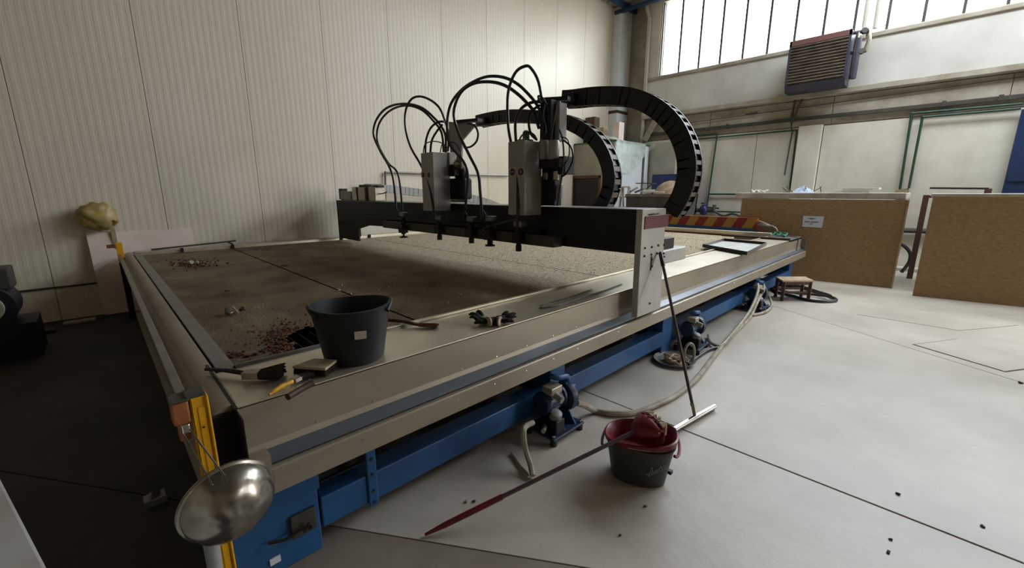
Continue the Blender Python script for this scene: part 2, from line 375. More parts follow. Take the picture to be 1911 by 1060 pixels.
MB().box(WR-.09, WR+.0, 6.36, 6.44, 2.9, 6.2).build('edge_strip', 'pale_pipe', wr, bev=.01)
MB().bar((WR-.05, 6.40, 6.2), (WR-.05, 6.58, 6.75), .08, .08).build('edge_strip', 'pale_pipe', wr)
MB().box(WR, 12.0, 6.43, 6.46, 0, CZ).build('reveal', 'wall_paint', wr)
# column in the corner
co = MB().box(11.43, 12.0, 7.2, 7.49, 0, CZ).build('trim_1', 'office_white', bev=.01); struct(co)
MB().box(11.42, 12.01, 7.19, 7.49, 3.86, 3.94).build('band', 'rust_band', co)
# brace leaning below the ledge
MB().bar(ox(1203, 262, 11.5), ox(1223, 226, 11.5), .12, .12).build('brace', 'wall_dirty', wr)
# window
wi = struct(MB().box(WR+.02, WR+.2, 6.06, 6.11, WZ0, WZ1).box(WR+.02, WR+.2, WY0, 6.06, WZ1-.05, WZ1).box(WR+.02, WR+.2, WY0, 6.06, WZ0-.02, WZ0+.02).build('window_1', 'pale_pipe'))
y = 6.055
while y > WY0+.1:
    MB().box(WR+.07, WR+.10, max(WY0, y-.524)+.006, y-.006, WZ0+.02, WZ1-.05).build('pane', 'window_glass', wi)
    MB().box(WR+.05, WR+.11, y-.026, y+.022, WZ0+.02, WZ1-.05).build('mullion', 'pipe_dark', wi)
    y -= .524
# service runs on the right wall
MB().box(WR-.06, WR, -3, 6.2, 3.13, 3.20).build('conduit', 'pipe_dark', wr)
for yy in (6.0, 4.1, 2.72, .3, -.4): MB().box(WR-.08, WR, yy-.03, yy+.03, 3.12, 3.22).build('clamp', 'pipe_dark', wr)
for a, b in ((4.12, 3.05), ): MB().bar((WR-.03, 3.45, 3.42), (WR-.03, 3.72, 3.40), .03, .03).build('hook', 'pipe_dark', wr)
MB().tube([(WR-.04, 2.72, 3.65), (WR-.04, 2.72, 3.05), (WR-.05, 2.68, 2.9), (WR-.13, 2.70, 1.95)], .016, 6).build('drop_pipe', 'pipe_dark', wr)
for dy in (-.06, .08): MB().tube([(WR-.05, 2.62+dy, 3.62), (WR-.05, 2.72+dy*.3, 3.15)], .02, 6).build('bracket', 'pipe_dark', wr)
MB().tube([(WR-.02, 5.9, 3.35), (WR-.02, 3, 3.40), (WR-.02, 0, 3.47), (WR-.02, -2, 3.5)], .008, 5).build('cable', 'pipe_dark', wr)
def run(name, pts, r, mat, label, cat, group=None):
    p = [Vector(q) for q in pts]; m = MB()
    for a, b in zip(p[:-1], p[1:]): m.tube([a, b], r, 8)
    for q in p[1:-1]: m.ell(q, r*1.25, r*1.25, r*1.25, 8, 6)
    o = m.build(name, mat, smooth=True); tag(o, label, cat, group); return o
g = WR-.03
run('green_pipe', [(g, 5.3, 2.93), (g, 2.60, 2.935), (g, 2.58, 1.62)], .016, 'pipe_green', 'thin green pipe running level then dropping left of the pilaster', 'pipe')
run('green_pipe', [(g-.02, 5.2, 3.02), (g-.02, 4.32, 3.02), (g-.02, 4.40, 1.18), (g-.02, 4.1, 1.16)], .02, 'pipe_green', 'green pipe with a square corner seen just right of the big loop', 'pipe')
run('green_pipe', [(g-.02, 4.38, 1.52), (g-.02, 2.6, 1.52)], .02, 'pipe_green', 'green pipe running level just above the low pipe behind the first bench', 'pipe')
run('green_pipe', [(g-.02, 5.6, 1.08), (g-.02, 3.0, 1.08)], .018, 'pipe_green', 'lowest level green pipe above the blue valves', 'pipe')
run('green_pipe', [(g-.02, -.66, 3.04), (g-.02, .72, 3.055), (g-.02, .68, 1.60), (g-.02, .55, 1.62)], .021, 'pipe_green', 'outer bright green pipe running to the blue door and down behind the bench', 'pipe')
run('green_pipe', [(g-.05, -.66, 2.96), (g-.05, .555, 2.965), (g-.05, .55, 1.64)], .021, 'pipe_green', 'inner bright green pipe running to the blue door and down behind the bench', 'pipe')
# back walls and ceiling
struct(MB().box(FX0-.2, FX0, FY0, WL+.2, 0, CZ+.3).build('wall_back', 'dark_wall'))
struct(MB().box(FX0, DX0, FY0-.2, FY0, 0, CZ+.3).box(DX0, DX1, FY0-.2, FY0, DZ1, CZ+.3).box(DX1, FX1+.2, FY0-.2, FY0, 0, CZ+.3).build('wall_near', 'dark_wall'))
ce = struct(MB().box(FX0-.2, 12.4, FY0-.2, SY0, CZ+.12, CZ+.25).box(FX0-.2, 12.4, SY1, WL+.2, CZ+.12, CZ+.25).box(FX0-.2, SX0, SY0, SY1, CZ+.12, CZ+.25).box(SX1, 12.4, SY0, SY1, CZ+.12, CZ+.25).build('ceiling', 'ceiling_sheet'))
for ya_, yb_, xa_, xb_ in ((FY0, SY0, FX0, 12.3), (SY1, WL, FX0, 12.3), (SY0, SY1, FX0, SX0), (SY0, SY1, SX1, 12.3)):
    m = MB(); pts = []; x = xa_
    while x < xb_-.25: pts += [(x, CZ+.10), (x+.1, CZ+.10), (x+.14, CZ+.02), (x+.24, CZ+.02)]; x += .28
    n = len(pts); vs = [(px, yy, pz) for yy in (ya_, yb_) for px, pz in pts]
    m.add(vs, [(i, i+1, n+i+1, n+i) for i in range(n-1)]).build('roof_sheet', 'ceiling_sheet', ce)
MB().box(SX0, SX1, SY0, SY1, CZ+.12, CZ+.14).build('added_roof_pane', 'window_glass', ce)  # pane of the added roof opening
for yy in (7.1, 4.8, 2.5, .2, -2.1, -4.4): MB().box(FX0, 12.0, yy-.04, yy+.04, CZ-.12, CZ+.02).build('purlin', 'purlin_blue', ce)
MB().box(11.35, 11.47, FY0, 7.4, CZ-.2, CZ-.12).build('purlin', 'purlin_blue', ce)
# blue sliding door
do = struct(MB().box(WR-.12, WR-.05, -2.6, -.67, .02, 2.94).build('door_1', 'door_blue', bev=.005))
for yy in (-1.3, -1.95): MB().box(WR-.14, WR-.12, yy-.02, yy+.02, .1, 2.9).build('stile', 'door_blue', do)
MB().box(WR-.14, WR-.12, -2.5, -.7, 1.75, 1.85).build('rail', 'door_blue', do)
# low pipe at the base of the right wall
run('floor_pipe', [(WR-.06, 3.0, .06), (WR-.06, -1.2, .06)], .035, 'pale_pipe', 'pale pipe along the foot of the wall seen between the two benches', 'pipe')
run('wall_pipe', [(WR-.08, 1.2, .82), (WR-.08, -.4, .82)], .05, 'pipe_dark', 'dark thick pipe crossing the gap between the two benches', 'pipe')

#MORE
# ================================================================== CUTTING TABLE
T = .80; YN = 1.669; XL, XR = .26, 8.76; YF = 7.26
mt = ident('cutting_table', 'huge long steel cutting table on a blue frame filling the middle of the hall', 'machine', loc=(4.5, 4.4, 0))
# bed
hole = [tuple(oz(x, y, .78).xy) for x, y in ((528, 630), (545, 618), (570, 608), (602, 606), (606, 650), (545, 652), (552, 640))]
def inpoly(x, y, P):
    c = False; n = len(P)
    for i in range(n):
        (x1, y1), (x2, y2) = P[i], P[i-1]
        if (y1 > y) != (y2 > y) and x < (x2-x1)*(y-y1)/(y2-y1)+x1: c = not c
    return c
from mathutils import noise as MN
def bed(x0, x1, y0, y1, st=.045):
    nx = max(2, int((x1-x0)/st)); ny = int((y1-y0)/st); m = MB(); vs = []
    for i in range(nx+1):
        for j in range(ny+1):
            x = x0+(x1-x0)*i/nx; y = y0+(y1-y0)*j/ny
            e = min(1, min(i, nx-i, j, ny-j)/1.5)
            z = .772 + e*(.007*MN.noise(Vector((x*2.2, y*2.2, 0)))+.006*MN.noise(Vector((x*14, y*14, 3))))
            vs.append((x, y, z))
    fs = []
    for i in range(nx):
        for j in range(ny):
            cx = x0+(x1-x0)*(i+.5)/nx; cy = y0+(y1-y0)*(j+.5)/ny
            if inpoly(cx, cy, hole): continue
            a = i*(ny+1)+j; fs.append((a, a+ny+1, a+ny+2, a+1))
    m.add(vs, fs); return m
for a, b in ((.33, 1.322), (1.338, 3.357), (3.373, 5.39), (5.406, 7.3), (7.316, 8.34)):
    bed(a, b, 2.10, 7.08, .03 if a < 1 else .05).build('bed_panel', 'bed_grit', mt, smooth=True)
MB().box(.33, 8.34, 2.1, 7.1, .50, .52).build('tank_floor', 'tank_dark', mt)
for k in range(7): MB().box(.50+k*.06, .504+k*.06, 2.1, 2.7, .52, .75).build('slat', 'tank_dark', mt)
# rubble around the hole
m = MB()
for i in range(520):
    px = rng.gauss(545, 34); py = rng.gauss(632, 17)
    p = oz(px, py, .775)
    if p.y < 2.13 or p.x < .35 or inpoly(p.x, p.y, hole): continue
    r = rng.uniform(.002, .007); m.obox(p, r*2, r*1.6, r*1.4, (rng.random()*3, rng.random()*3, rng.random()*3))
for i in range(140):
    p = oz(rng.gauss(360, 22), rng.gauss(491, 5), .775); r = rng.uniform(.004, .012)
    m.obox(p, r*2, r*1.6, r*1.2, (rng.random()*3, rng.random()*3, rng.random()*3))
for i in range(60):
    p = oz(rng.gauss(438, 18), rng.gauss(664, 3), .775); r = rng.uniform(.003, .008)
    if p.y > 2.12: m.obox(p, r*2, r*1.6, r*1.4, (rng.random()*3, rng.random()*3, 0))
m.build('rubble', 'bed_rubble', mt)['kind'] = 'stuff'
# coarse bright abrasive under and beyond the gantry
m = MB()
for i in range(3600):
    x = rng.uniform(1.4, 8.2); y = rng.uniform(2.15, 7.0)
    if x < 3.2 and rng.random() < .75: continue
    r = rng.uniform(.0025, .006); m.obox((x, y, .7765), r*2, r*1.5, r*.6, (rng.random()*3, rng.random()*3, rng.random()*3))
m.build('grit', 'grit_light', mt)['kind'] = 'stuff'
# side skins of the tank
MB().box(.33, 8.35, 2.09, 2.11, .25, .77).build('tank_side', 'steel_grey', mt)
MB().box(.28, .32, 1.72, 7.2, .25, .77).build('tank_side', 'tank_dark', mt)
# inner rails
MB().tube([(.34, 2.085, .79), (1.25, 2.085, .79)], .022, 12).build('inner_rail', 'steel_grey', mt, smooth=True)
MB().box(1.05, 8.35, 2.075, 2.10, .765, .815).build('inner_rail', 'steel_plate', mt, bev=.004)
MB().box(.335, .345, 2.1, 7.1, .765, .80).build('inner_rail', 'steel_grey', mt)
# near top plates, fold, channel and lip
xs = [XL, 2.30, 4.35, 6.45, 7.9]
for a, b in zip(xs[:-1], xs[1:]): MB().box(a+.001, b-.001, YN, 2.065, T-.012, T).build('top_plate', 'steel_plate', mt, bev=.002)
MB().box(7.9, XR, YN, 2.5, T-.03, T+.005).build('top_plate', 'steel_grey', mt, bev=.003, label='dark end plate of the near rim')
MB().box(7.88, 7.93, 1.66, 2.7, T, T+.035).build('cross_strip', 'wood_dark', mt, label='dark rusty strip laid across the rim')
MB().add([(x, y, z) for x in (XL, XR) for y, z in ((YN+.004, T-.002), (YN, T-.006), (YN, .625), (YN-.012, .604), (YN+.02, .604), (YN+.02, T-.002))], [(0, 1, 2, 3, 4, 5), (11, 10, 9, 8, 7, 6)]+[(i, (i+1) % 6, 6+(i+1) % 6, 6+i) for i in range(6)]).build('fascia', 'steel_fascia', mt)
def extr(prof, x0, x1, name, mat, **k):
    n = len(prof); return MB().add([(x, y, z) for x in (x0, x1) for y, z in prof], [tuple(range(n)), tuple(range(2*n-1, n-1, -1))]+[(i, (i+1) % n, n+(i+1) % n, n+i) for i in range(n)]).build(name, mat, mt, **k)
extr([(YN+.02, .606), (YN-.005, .606), (1.605, .578), (1.605, .57), (YN+.02, .57)], XL+.06, XR, 'channel', 'channel_blue')
extr([(1.66, .57), (1.64, .57), (1.64, .555), (1.66, .555)], XL+.06, XR, 'channel', 'blue_dark')
extr([(1.585, .563), (1.578, .558), (1.578, .462), (1.60, .455), (1.66, .455), (1.66, .563)], XL, XR, 'lip', 'steel_fascia')
MB().box(XL, XL+.07, 1.60, YN+.02, .56, .61).build('end_block', 'steel_fascia', mt)
MB().box(XL-.004, XL, 1.578, 2.0, .456, T-.01).build('end_plate', 'black_steel', mt)
m = MB()
for k in range(34):
    x = .42+k*.25; m.ell((x, 1.577, .53), .005, .003, .005, 6, 4)
    m.ell((x+.1, YN-.001, .635), .005, .003, .005, 6, 4)
m.build('screws', 'chrome', mt)['kind'] = 'stuff'
# left rim : flat rim strip, groove, rolled outer panel
MB().box(.277, .335, 2.065, YF, T-.01, T+.004).build('rim_strip', 'steel_grey', mt, bev=.003)
pr2 = [(.268, T), (.235, T+.001), (.20, T-.012), (.18, T-.04), (.172, T-.10), (.17, .50), (.19, .50), (.268, .50)]
n = len(pr2); MB().add([(x, y, z) for y in (1.70, YF) for x, z in pr2], [tuple(range(n)), tuple(range(2*n-1, n-1, -1))]+[(i, (i+1) % n, n+(i+1) % n, n+i) for i in range(n)]).build('rolled_edge', 'steel_fascia', mt, smooth=True)
MB().box(.168, .262, 1.68, 1.70, .46, T-.02).build('end_plate', 'black_steel', mt)
MB().box(.25, .262, 1.66, 2.2, T-.004, T+.001).build('rim_joint', 'black_steel', mt)
# far rim
MB().box(.3, 8.76, 7.08, YF, T-.04, T+.012).build('far_rim', 'steel_plate', mt, bev=.004)
MB().box(.3, 8.76, 7.16, YF, .3, T-.04).build('far_side', 'steel_grey', mt)
for x in (.75, 1.33, 2.9, 3.4): MB().box(x, x+.03, 7.04, 7.09, T-.03, T+.03).build('lug', 'black_steel', mt)
# right end
MB().box(8.34, 8.44, 2.05, 7.2, .74, .865).build('end_rim', 'steel_plate', mt, bev=.006)
MB().box(8.30, 8.34, 2.1, 7.1, .74, .80).build('end_rim', 'bed_rubble', mt, label='rust-brown inner ledge of the far end')
MB().box(8.44, 8.76, 2.5, 7.2, .3, .80).build('end_box', 'steel_grey', mt)
MB().box(8.74, 8.76, 1.6, 2.5, .46, .78).build('end_plate', 'steel_grey', mt)
# blue frame
BY = 1.72
def blue(x0, x1, y0, y1, z0, z1, name): return MB().box(x0, x1, y0, y1, z0, z1).build(name, 'blue_paint', mt, bev=.006)
blue(.52, 8.6, BY, 1.84, .095, .245, 'long_beam')
for a, b in ((.18, .51), (2.06, 2.22), (3.72, 3.92), (6.55, 6.76), (8.4, 8.6)): blue(a, b, BY-.002, BY+.16, .0, .47, 'leg')
blue(.731, .779, BY-.012, BY, .075, .46, 'gusset')
blue(.22, .52, BY-.006, BY, .30, .47, 'gusset')
MB().box(.52, .73, BY+.10, BY+.11, .24, .46).build('dark_panel', 'black_steel', mt)
MB().box(.52, .72, BY+.005, BY+.02, .315, .322).build('cross_bar', 'black_steel', mt)
for x in (.5, 2.1, 3.8, 6.6, 8.4): blue(x, x+.14, 1.86, 7.0, .12, .28, 'cross_beam')
blue(.5, 8.6, 6.9, 7.02, .1, .25, 'long_beam')
for a in (.3, 2.1, 3.8, 6.6, 8.4): blue(a, a+.16, 6.9, 7.05, 0, .47, 'leg')
MB().box(.5, 8.5, 1.95, 1.96, .25, .5).build('skirt', 'steel_grey', mt)
for x, z in ((.755, .42), (.755, .33), (.755, .25), (.755, .16), (.755, .10)): MB().cyl((x, BY-.018, z), (x, BY-.012, z), .007, 8).build('bolt', 'blue_dark', mt)
# junction patch on the near leg
MB().box(.39, .49, BY-.02, BY-.004, .13, .235).build('junction_plate', 'pipe_dark', mt, bev=.004)
MB().tube(spline([(.30, BY-.02, .175), (.36, BY-.035, .165), (.42, BY-.04, .175), (.46, BY-.05, .17), (.45, BY-.045, .19), (.43, BY-.045, .16)]), .006, 6).build('wire', 'rubber_hose', mt)
MB().box(.30, .34, BY-.008, BY-.003, .055, .085).build('paper_tag', 'paper', mt)
# ---- pumps
def pump(label):
    t = ident('pump', label, 'pump', 'blue pumps along the foot of the cutting table', (0, 0, 0))
    MB().box(-.15, .14, -.12, .12, .035, .047).build('base_plate', 'blue_dark', t, bev=.003)
    for x, y in ((-.13, -.10), (.12, -.10), (-.13, .10), (.12, .10)):
        f = MB().cyl((x, y, 0), (x, y, .036), .02, 12).build('foot', 'black_plastic', t)
        MB().cyl((x, y, .047), (x, y, .062), .010, 6).build('bolt', 'chrome', f)
    MB().prism([(-.10, .047), (.02, .047), (.045, .12), (.045, .28), (.02, .30), (-.02, .28), (-.04, .12)], 0, .075, .085).build('end_bracket', 'blue_paint', t, bev=.003)
    MB().prism([(-.10, .047), (.10, .047), (.06, .14), (-.05, .14)], 0, -.03, -.02).build('end_bracket', 'black_steel', t, bev=.003)
    b = MB().lathe([(.0, 0), (.062, 0), (.070, .012), (.070, .03), (.058, .04), (.058, .15), (.070, .16), (.070, .175), (.05, .185), (0, .186)], (-.12, .02, .20), 24, (1, 0, 0)).build('motor', 'blue_dark', t, smooth=True)
    m = MB()
    for k in range(12):
        a = k*math.pi/6; m.obox((-.045, .02+.061*math.cos(a), .20+.061*math.sin(a)), .10, .012, .004, (a, 0, 0))
    m.build('cooling_fins', 'blue_dark', b)['kind'] = 'stuff'
    b = MB().lathe([(.0, 0), (.05, 0), (.082, .01), (.088, .03), (.088, .05), (.07, .062), (.03, .075), (0, .076)], (.065, .0, .19), 24, (1, 0, 0)).build('pump_head', 'blue_dark', t, smooth=True)
    for k in range(6):
        a = k*math.pi/3; MB().cyl((.12, .076*math.cos(a), .19+.076*math.sin(a)), (.135, .076*math.cos(a), .19+.076*math.sin(a)), .008, 6).build('bolt', 'blue_paint', b)
    MB().box(-.10, .0, -.05, .03, .262, .305).build('terminal_box', 'ferrule', t, bev=.006)
    MB().cyl((-.06, -.10, .245), (-.06, -.03, .262), .020, 12).build('cable_gland', 'grey_plastic', t, smooth=True)
    MB().tube(spline([(.10, .0, .26), (.10, -.01, .30), (.07, -.02, .325), (.0, -.01, .335), (-.02, .03, .34)]), .017, 10).build('outlet_pipe', 'blue_paint', t, smooth=True)
    MB().lathe([(0, 0), (.036, 0), (.038, .01), (.036, .04), (.02, .05), (0, .05)], (-.07, -.055, .125), 16, (0, -.3, 1)).build('filter_cap', 'grey_plastic', t, smooth=True)
    MB().box(-.11, -.03, -.10, -.02, .047, .13).build('valve_block', 'black_steel', t, bev=.008)
    MB().tube([(-.13, -.03, .09), (-.18, -.06, .09)], .014, 10).build('inlet_pipe', 'ferrule', t, smooth=True)
    MB().tube([(.13, .03, .17), (.165, .03, .175)], .016, 10).build('outlet_nozzle', 'ferrule', t, smooth=True)
    return t
p1 = pump('nearest blue pump, left of the grey mop bucket')
for c_ in [p1]+list(p1.children): 
    for d_ in ([] if c_ is p1 else [c_]+list(c_.children)):
        if not d_.get('scaled'): d_.data.transform(Matrix.Diagonal((1.08, 1.05, 1.14, 1))); d_['scaled'] = 1
for d_ in p1.children_recursive: del d_['scaled']
p1.location = (1.98, 1.60, 0)
dup(p1, (4.14, 1.60, 0), 'middle blue pump, beside the squeegee pole under the table', .08)
dup(p1, (6.24, 1.60, 0), 'farthest blue pump with hoses draped over it, beside the small stool', -.1)
# hoses on the floor
def hose(name, pts, r, mat, label, parent=None, per=6, n=8, grp=None):
    o = MB().tube(spline(pts, per), r, n).build(name, mat, parent, smooth=True)
    if parent is None: tag(o, label, 'hose', grp)
    return o
def fl(l, z=.02): return [oz(x, y, z) for x, y in l]
G = 'pale hoses of the pumps'
hose('hose', [oz(1076, 752, .17), oz(1092, 757, .10)]+fl([(1112, 767), (1140, 772), (1178, 771), (1215, 760), (1262, 737), (1300, 706), (1330, 668), (1352, 640), (1380, 612)])+[oz(1400, 590, .04), oy(1412, 565, 1.52), oy(1424, 540, 1.55), oy(1424, 530, 1.6)], .021, 'white_hose', 'long pale hose curving over the floor from the nearest pump to the farthest one')
hose('hose', [oy(1322, 626, 1.60), oz(1328, 640, .03), oz(1345, 645, .03)]+fl([(1362, 628), (1385, 600)], .06)+[oy(1402, 575, 1.50), oy(1414, 545, 1.53), oy(1414, 530, 1.58)], .018, 'white_hose', 'shorter pale hose joining the middle pump to the hose bundle')
hose('hose', [oy(994, 789, 1.55), oy(980, 797, 1.52), oy(977, 812, 1.50), oy(981, 840, 1.48), oz(990, 868, .05), oz(994, 888, .02)], .017, 'white_hose', 'pale hose dropping from the nearest pump inlet to the floor')
hose('hose', fl([(955, 845), (962, 855), (974, 872), (985, 887)], .012), .009, 'white_hose', 'thin pale tube on the floor meeting the dropping hose')
hose('hose', [oy(1427, 535, 1.6), oz(1436, 556, .10), oz(1440, 570, .04), oz(1428, 582, .025), oz(1405, 588, .02)], .017, 'white_hose', 'pale hose looping round the right side of the farthest pump')
hose('hose', [oz(x, y, .02) for x, y in ((1345, 648), (1325, 652), (1300, 668), (1285, 680))], .013, 'rubber_hose', 'dark hose leaving the middle pump across the floor')
# shallow pan and pale ring under the middle pump
pn = ident('drip_pan', 'shallow grey pan with rags on the floor beside the middle pump', 'pan', loc=oz(1258, 676, 0))
MB().lathe([(0, .002), (.15, .002), (.18, .035), (.186, .035), (.155, 0), (0, 0)][:3]+[(.186, .037), (.17, .02), (.14, .010), (0, .010)], pn.location, 28).build('pan', 'grey_plastic', pn, smooth=True)
m = MB()
for k in range(5): m.tube(spline([pn.location+Vector((rng.uniform(-.1, .1), rng.uniform(-.1, .1), rng.uniform(.02, .06))) for _ in range(6)]), .012, 6)
m.build('rag', 'cream_cloth', pn, smooth=True)
c = oz(1286, 682, .0)+Vector((.03, .02, .105)); ringp = [c+Vector((math.cos(a)*.04, math.cos(a)*-.03, math.sin(a)*.095)) for a in [2*math.pi*k/28 for k in range(28)]]
tag(MB().tube(ringp, .012, 8, closed=True).build('hose_ring', 'white_hose', smooth=True), 'pale ring of stiff hose standing upright behind the squeegee pole', 'hose')

# ================================================================== GANTRY
GX0, GX1 = 2.885, 3.275; GY = 1.55; GT = 1.425
ga = ident('gantry', 'black steel gantry beam spanning the cutting table on end plates', 'gantry', loc=(3.1, 4.4, T))
bp = [(1.60, GT), (7.08, GT), (7.08, 1.06), (5.95, 1.075), (5.3, 1.09), (1.60, 1.095)]
MB().prism([(7.08, 1.08), (7.08, .812), (6.34, .812), (6.34, 1.0), (5.95, 1.08)], 0, GX0, GX0+.03).build('far_leg', 'black_steel', ga, bev=.003)
MB().box(GX0+.03, GX1-.03, 7.02, 7.08, .812, 1.07).build('far_leg', 'black_steel', ga)
MB().prism([(y, z) for y, z in bp], 0, GX0, GX1-.03).build('beam', 'black_steel', ga, bev=.004)
MB().box(GX0+.002, GX1-.03, 1.61, 7.08, GT, GT+.006).build('beam_top', 'steel_grey', ga)
# near end plate
MB().add([(x, y, z) for y in (GY, GY+.05) for x, z in ((2.872, GT+.006), (3.245, GT+.006), (3.28, .60), (2.892, .60))], [(0, 1, 2, 3), (7, 6, 5, 4), (0, 4, 5, 1), (1, 5, 6, 2), (2, 6, 7, 3), (3, 7, 4, 0)]).build('end_plate', 'plate_paint', ga, bev=.003)
for px, py in ((1203, 463), (1216, 461), (1228, 458), (1239, 457), (1202, 478), (1215, 475), (1226, 473), (1238, 473), (1239, 479), (1216, 484), (1216, 497), (1212, 566)):
    p = oy(px, py, GY); MB().cyl((p.x, GY-.008, p.z), (p.x, GY, p.z), .009, 6).build('bolt', 'black_steel', ga)
p = oy(1215, 490, GY); MB().box(p.x-.009, p.x+.009, GY-.004, GY+.001, p.z-.06, p.z+.05).build('slot', 'black_steel', ga)
a = oy(1206, 404, GY-.004); b = oy(1243, 423, GY-.004)
MB().box(2.91, b.x+.03, GY-.006, GY, b.z, a.z).build('red_patch', 'mop_red', ga, label='red painted patch')
MB().tube([(2.95, GY-.01, GT-.035), (2.99, GY-.03, GT-.03), (3.06, GY-.03, GT-.03), (3.08, GY-.01, GT-.03)], .006, 6).build('handle', 'black_steel', ga)
# carriage beyond the plate
cxr = oy(1280, 480, 1.60).x
MB().box(3.24, cxr, 1.60, 1.71, .955, 1.075).build('carriage_cover', 'plate_paint', ga, bev=.015, seg=3)
MB().box(3.26, 3.40, 1.63, 1.70, 1.075, 1.19).build('carriage_block', 'black_steel', ga, bev=.006)
MB().box(3.43, min(3.62, cxr-.02), 1.63, 1.70, 1.075, 1.17).build('carriage_block', 'black_steel', ga, bev=.006)
# tool rail in front
MB().box(2.76, 2.885, 2.30, 5.3, 1.09, 1.185).build('tool_rail', 'pipe_dark', ga, bev=.004)
MB().box(2.80, 2.885, 2.5, 6.0, 1.20, 1.235).build('tool_rail', 'black_steel', ga, bev=.004)
# cutting tools under the rail
def tool(px, ytop, ybot, extra=0):
    p = ox(px, ytop, 2.72); q = ox(px, ybot, 2.72); y = p.y; zt, zb = p.z, q.z
    h = MB().box(2.70, 2.77, y-.05, y+.05, zt-.05, zt).build('tool_holder', 'steel_grey', ga, bev=.004)
    MB().lathe([(0, 0), (.028, 0), (.028, .05), (.022, .06), (.022, .12), (.032, .13), (.032, .19), (.02, .2), (0, .2)], (2.72, y, zt-.27), 14).build('tool_body', 'black_steel', h, smooth=True)
    MB().box(2.68, 2.76, y-.045, y+.055, zb+.06, zb+.15).build('tool_block', 'black_steel', h, bev=.004)
    MB().tube([(2.72, y, zb+.08), (2.72, y, zb+.03), (2.72, y, zb)], [.011, .011, .004], 8).build('nozzle', 'black_steel', h)
    MB().tube([(2.70, y+.02, zt), (2.68, y+.05, zt+.06), (2.75, y+.02, zt+.10)], .004, 5).build('wire', 'rubber_hose', h)
    if extra: MB().lathe([(0, 0), (.05, 0), (.05, .012), (.02, .02), (0, .02)], (2.72, y, zb-.0), 14).build('nozzle_guard', 'black_steel', h)
for px, a, b, e in ((751, 396, 443, 1), (819, 402, 446, 0), (879, 404, 453, 0), (914, 403, 459, 1), (968, 413, 466, 0)): tool(px, a, b, e)
# motors and couplings on the far end of the beam
fm = ident('gearbox_unit', 'row of small motors and couplings on the far end of the black beam', 'motor', loc=(3.05, 6.3, GT+.006))
def oxm(x, y): return ox(x, y, 3.0)
for (x0, x1, y0, mat, nm) in ((642, 662, 357, 'grey_plastic', 'motor'), (664, 672, 349, 'aluminium', 'coupling'), (675, 688, 350, 'ferrule', 'gearbox'), (695, 707, 349, 'ferrule', 'gearbox')):
    a = oxm(x0, y0); b = oxm(x1, y0); MB().box(2.93, 3.10, b.y, a.y, GT+.006, a.z).build(nm, mat, fm, bev=.01)
for (x0, x1, y0, y1) in ((636, 643, 352, 372), (671, 676, 352, 374), (688, 695, 346, 374), (674, 686, 345, 350), (700, 710, 346, 350)):
    a = oxm(x0, y0); b = oxm(x1, y1); MB().box(2.96, 3.06, b.y, a.y, max(GT+.006, b.z), a.z).build('flange', 'black_steel', fm, bev=.004)
MB().tube(spline([oxm(707, 362), oxm(715, 361), oxm(722, 358)]), .008, 6).build('wire', 'rubber_hose', fm)

# ---- cutting heads
def head(nm, pxl, pxr, pyt, pyb, pxm, label):
    X = 2.62
    a = ox(pxl, pyt, X); b = ox(pxm, pyt, X); zb = ox(pxl, pyb, X).z; y1, y0 = a.y, b.y; zt = a.z
    t = ident('cutting_unit', label, 'cutting head', loc=(X+.13, (y0+y1)/2, zb))
    MB().box(X, X+.22, y0, y1, zb, zt).build('cover', 'cover_grey', t, bev=.006)
    return t, X, y0, y1, zb, zt
h1, X1, a0, a1, zb1, zt1 = head('h', 948, 1005, 265, 401, 979, 'nearer cutting head, the taller grey cover with round warning stickers')
h2, X2, b0, b1, zb2, zt2 = head('h', 785, 833, 286, 393, 807, 'farther cutting head, the smaller grey cover left along the beam')
def stick(px0, px1, py0, py1, fig, t, X):
    a = ox(px0, py0, X-.002); b = ox(px1, py1, X-.002)
    s = MB().box(X-.002, X, b.y, a.y, b.z, a.z).build('sticker', 'sticker', t); c = (a+b)/2; r = abs(a.z-b.z)*.40
    R = Matrix(((0, 0, -1, X-.003), (-1, 0, 0, c.y), (0, 1, 0, c.z), (0, 0, 0, 1)))
    MB().cyl((X-.0035, c.y, c.z), (X-.002, c.y, c.z), r, 20).build('disc', 'ink', s)
    if fig: 
        MB().box(X-.005, X-.0035, c.y-r*.12, c.y+r*.12, c.z-r*.6, c.z+r*.3).box(X-.005, X-.0035, c.y-r*.45, c.y+r*.45, c.z-r*.05, c.z+r*.12).cyl((X-.005, c.y, c.z+r*.5), (X-.0035, c.y, c.z+r*.5), r*.18, 8).build('symbol', 'sticker', s)
    else: MB().box(X-.005, X-.0035, c.y-r*.6, c.y+r*.6, c.z-r*.12, c.z+r*.12).build('symbol', 'sticker', s)
stick(950, 963, 313, 329, 0, h1, X1); stick(966, 978, 312, 329, 1, h1, X1)
stick(786, 794, 321, 332, 0, h2, X2); stick(796, 804, 321, 332, 1, h2, X2)
def oxs(l, X): return [ox(x, y, X) for x, y in l]
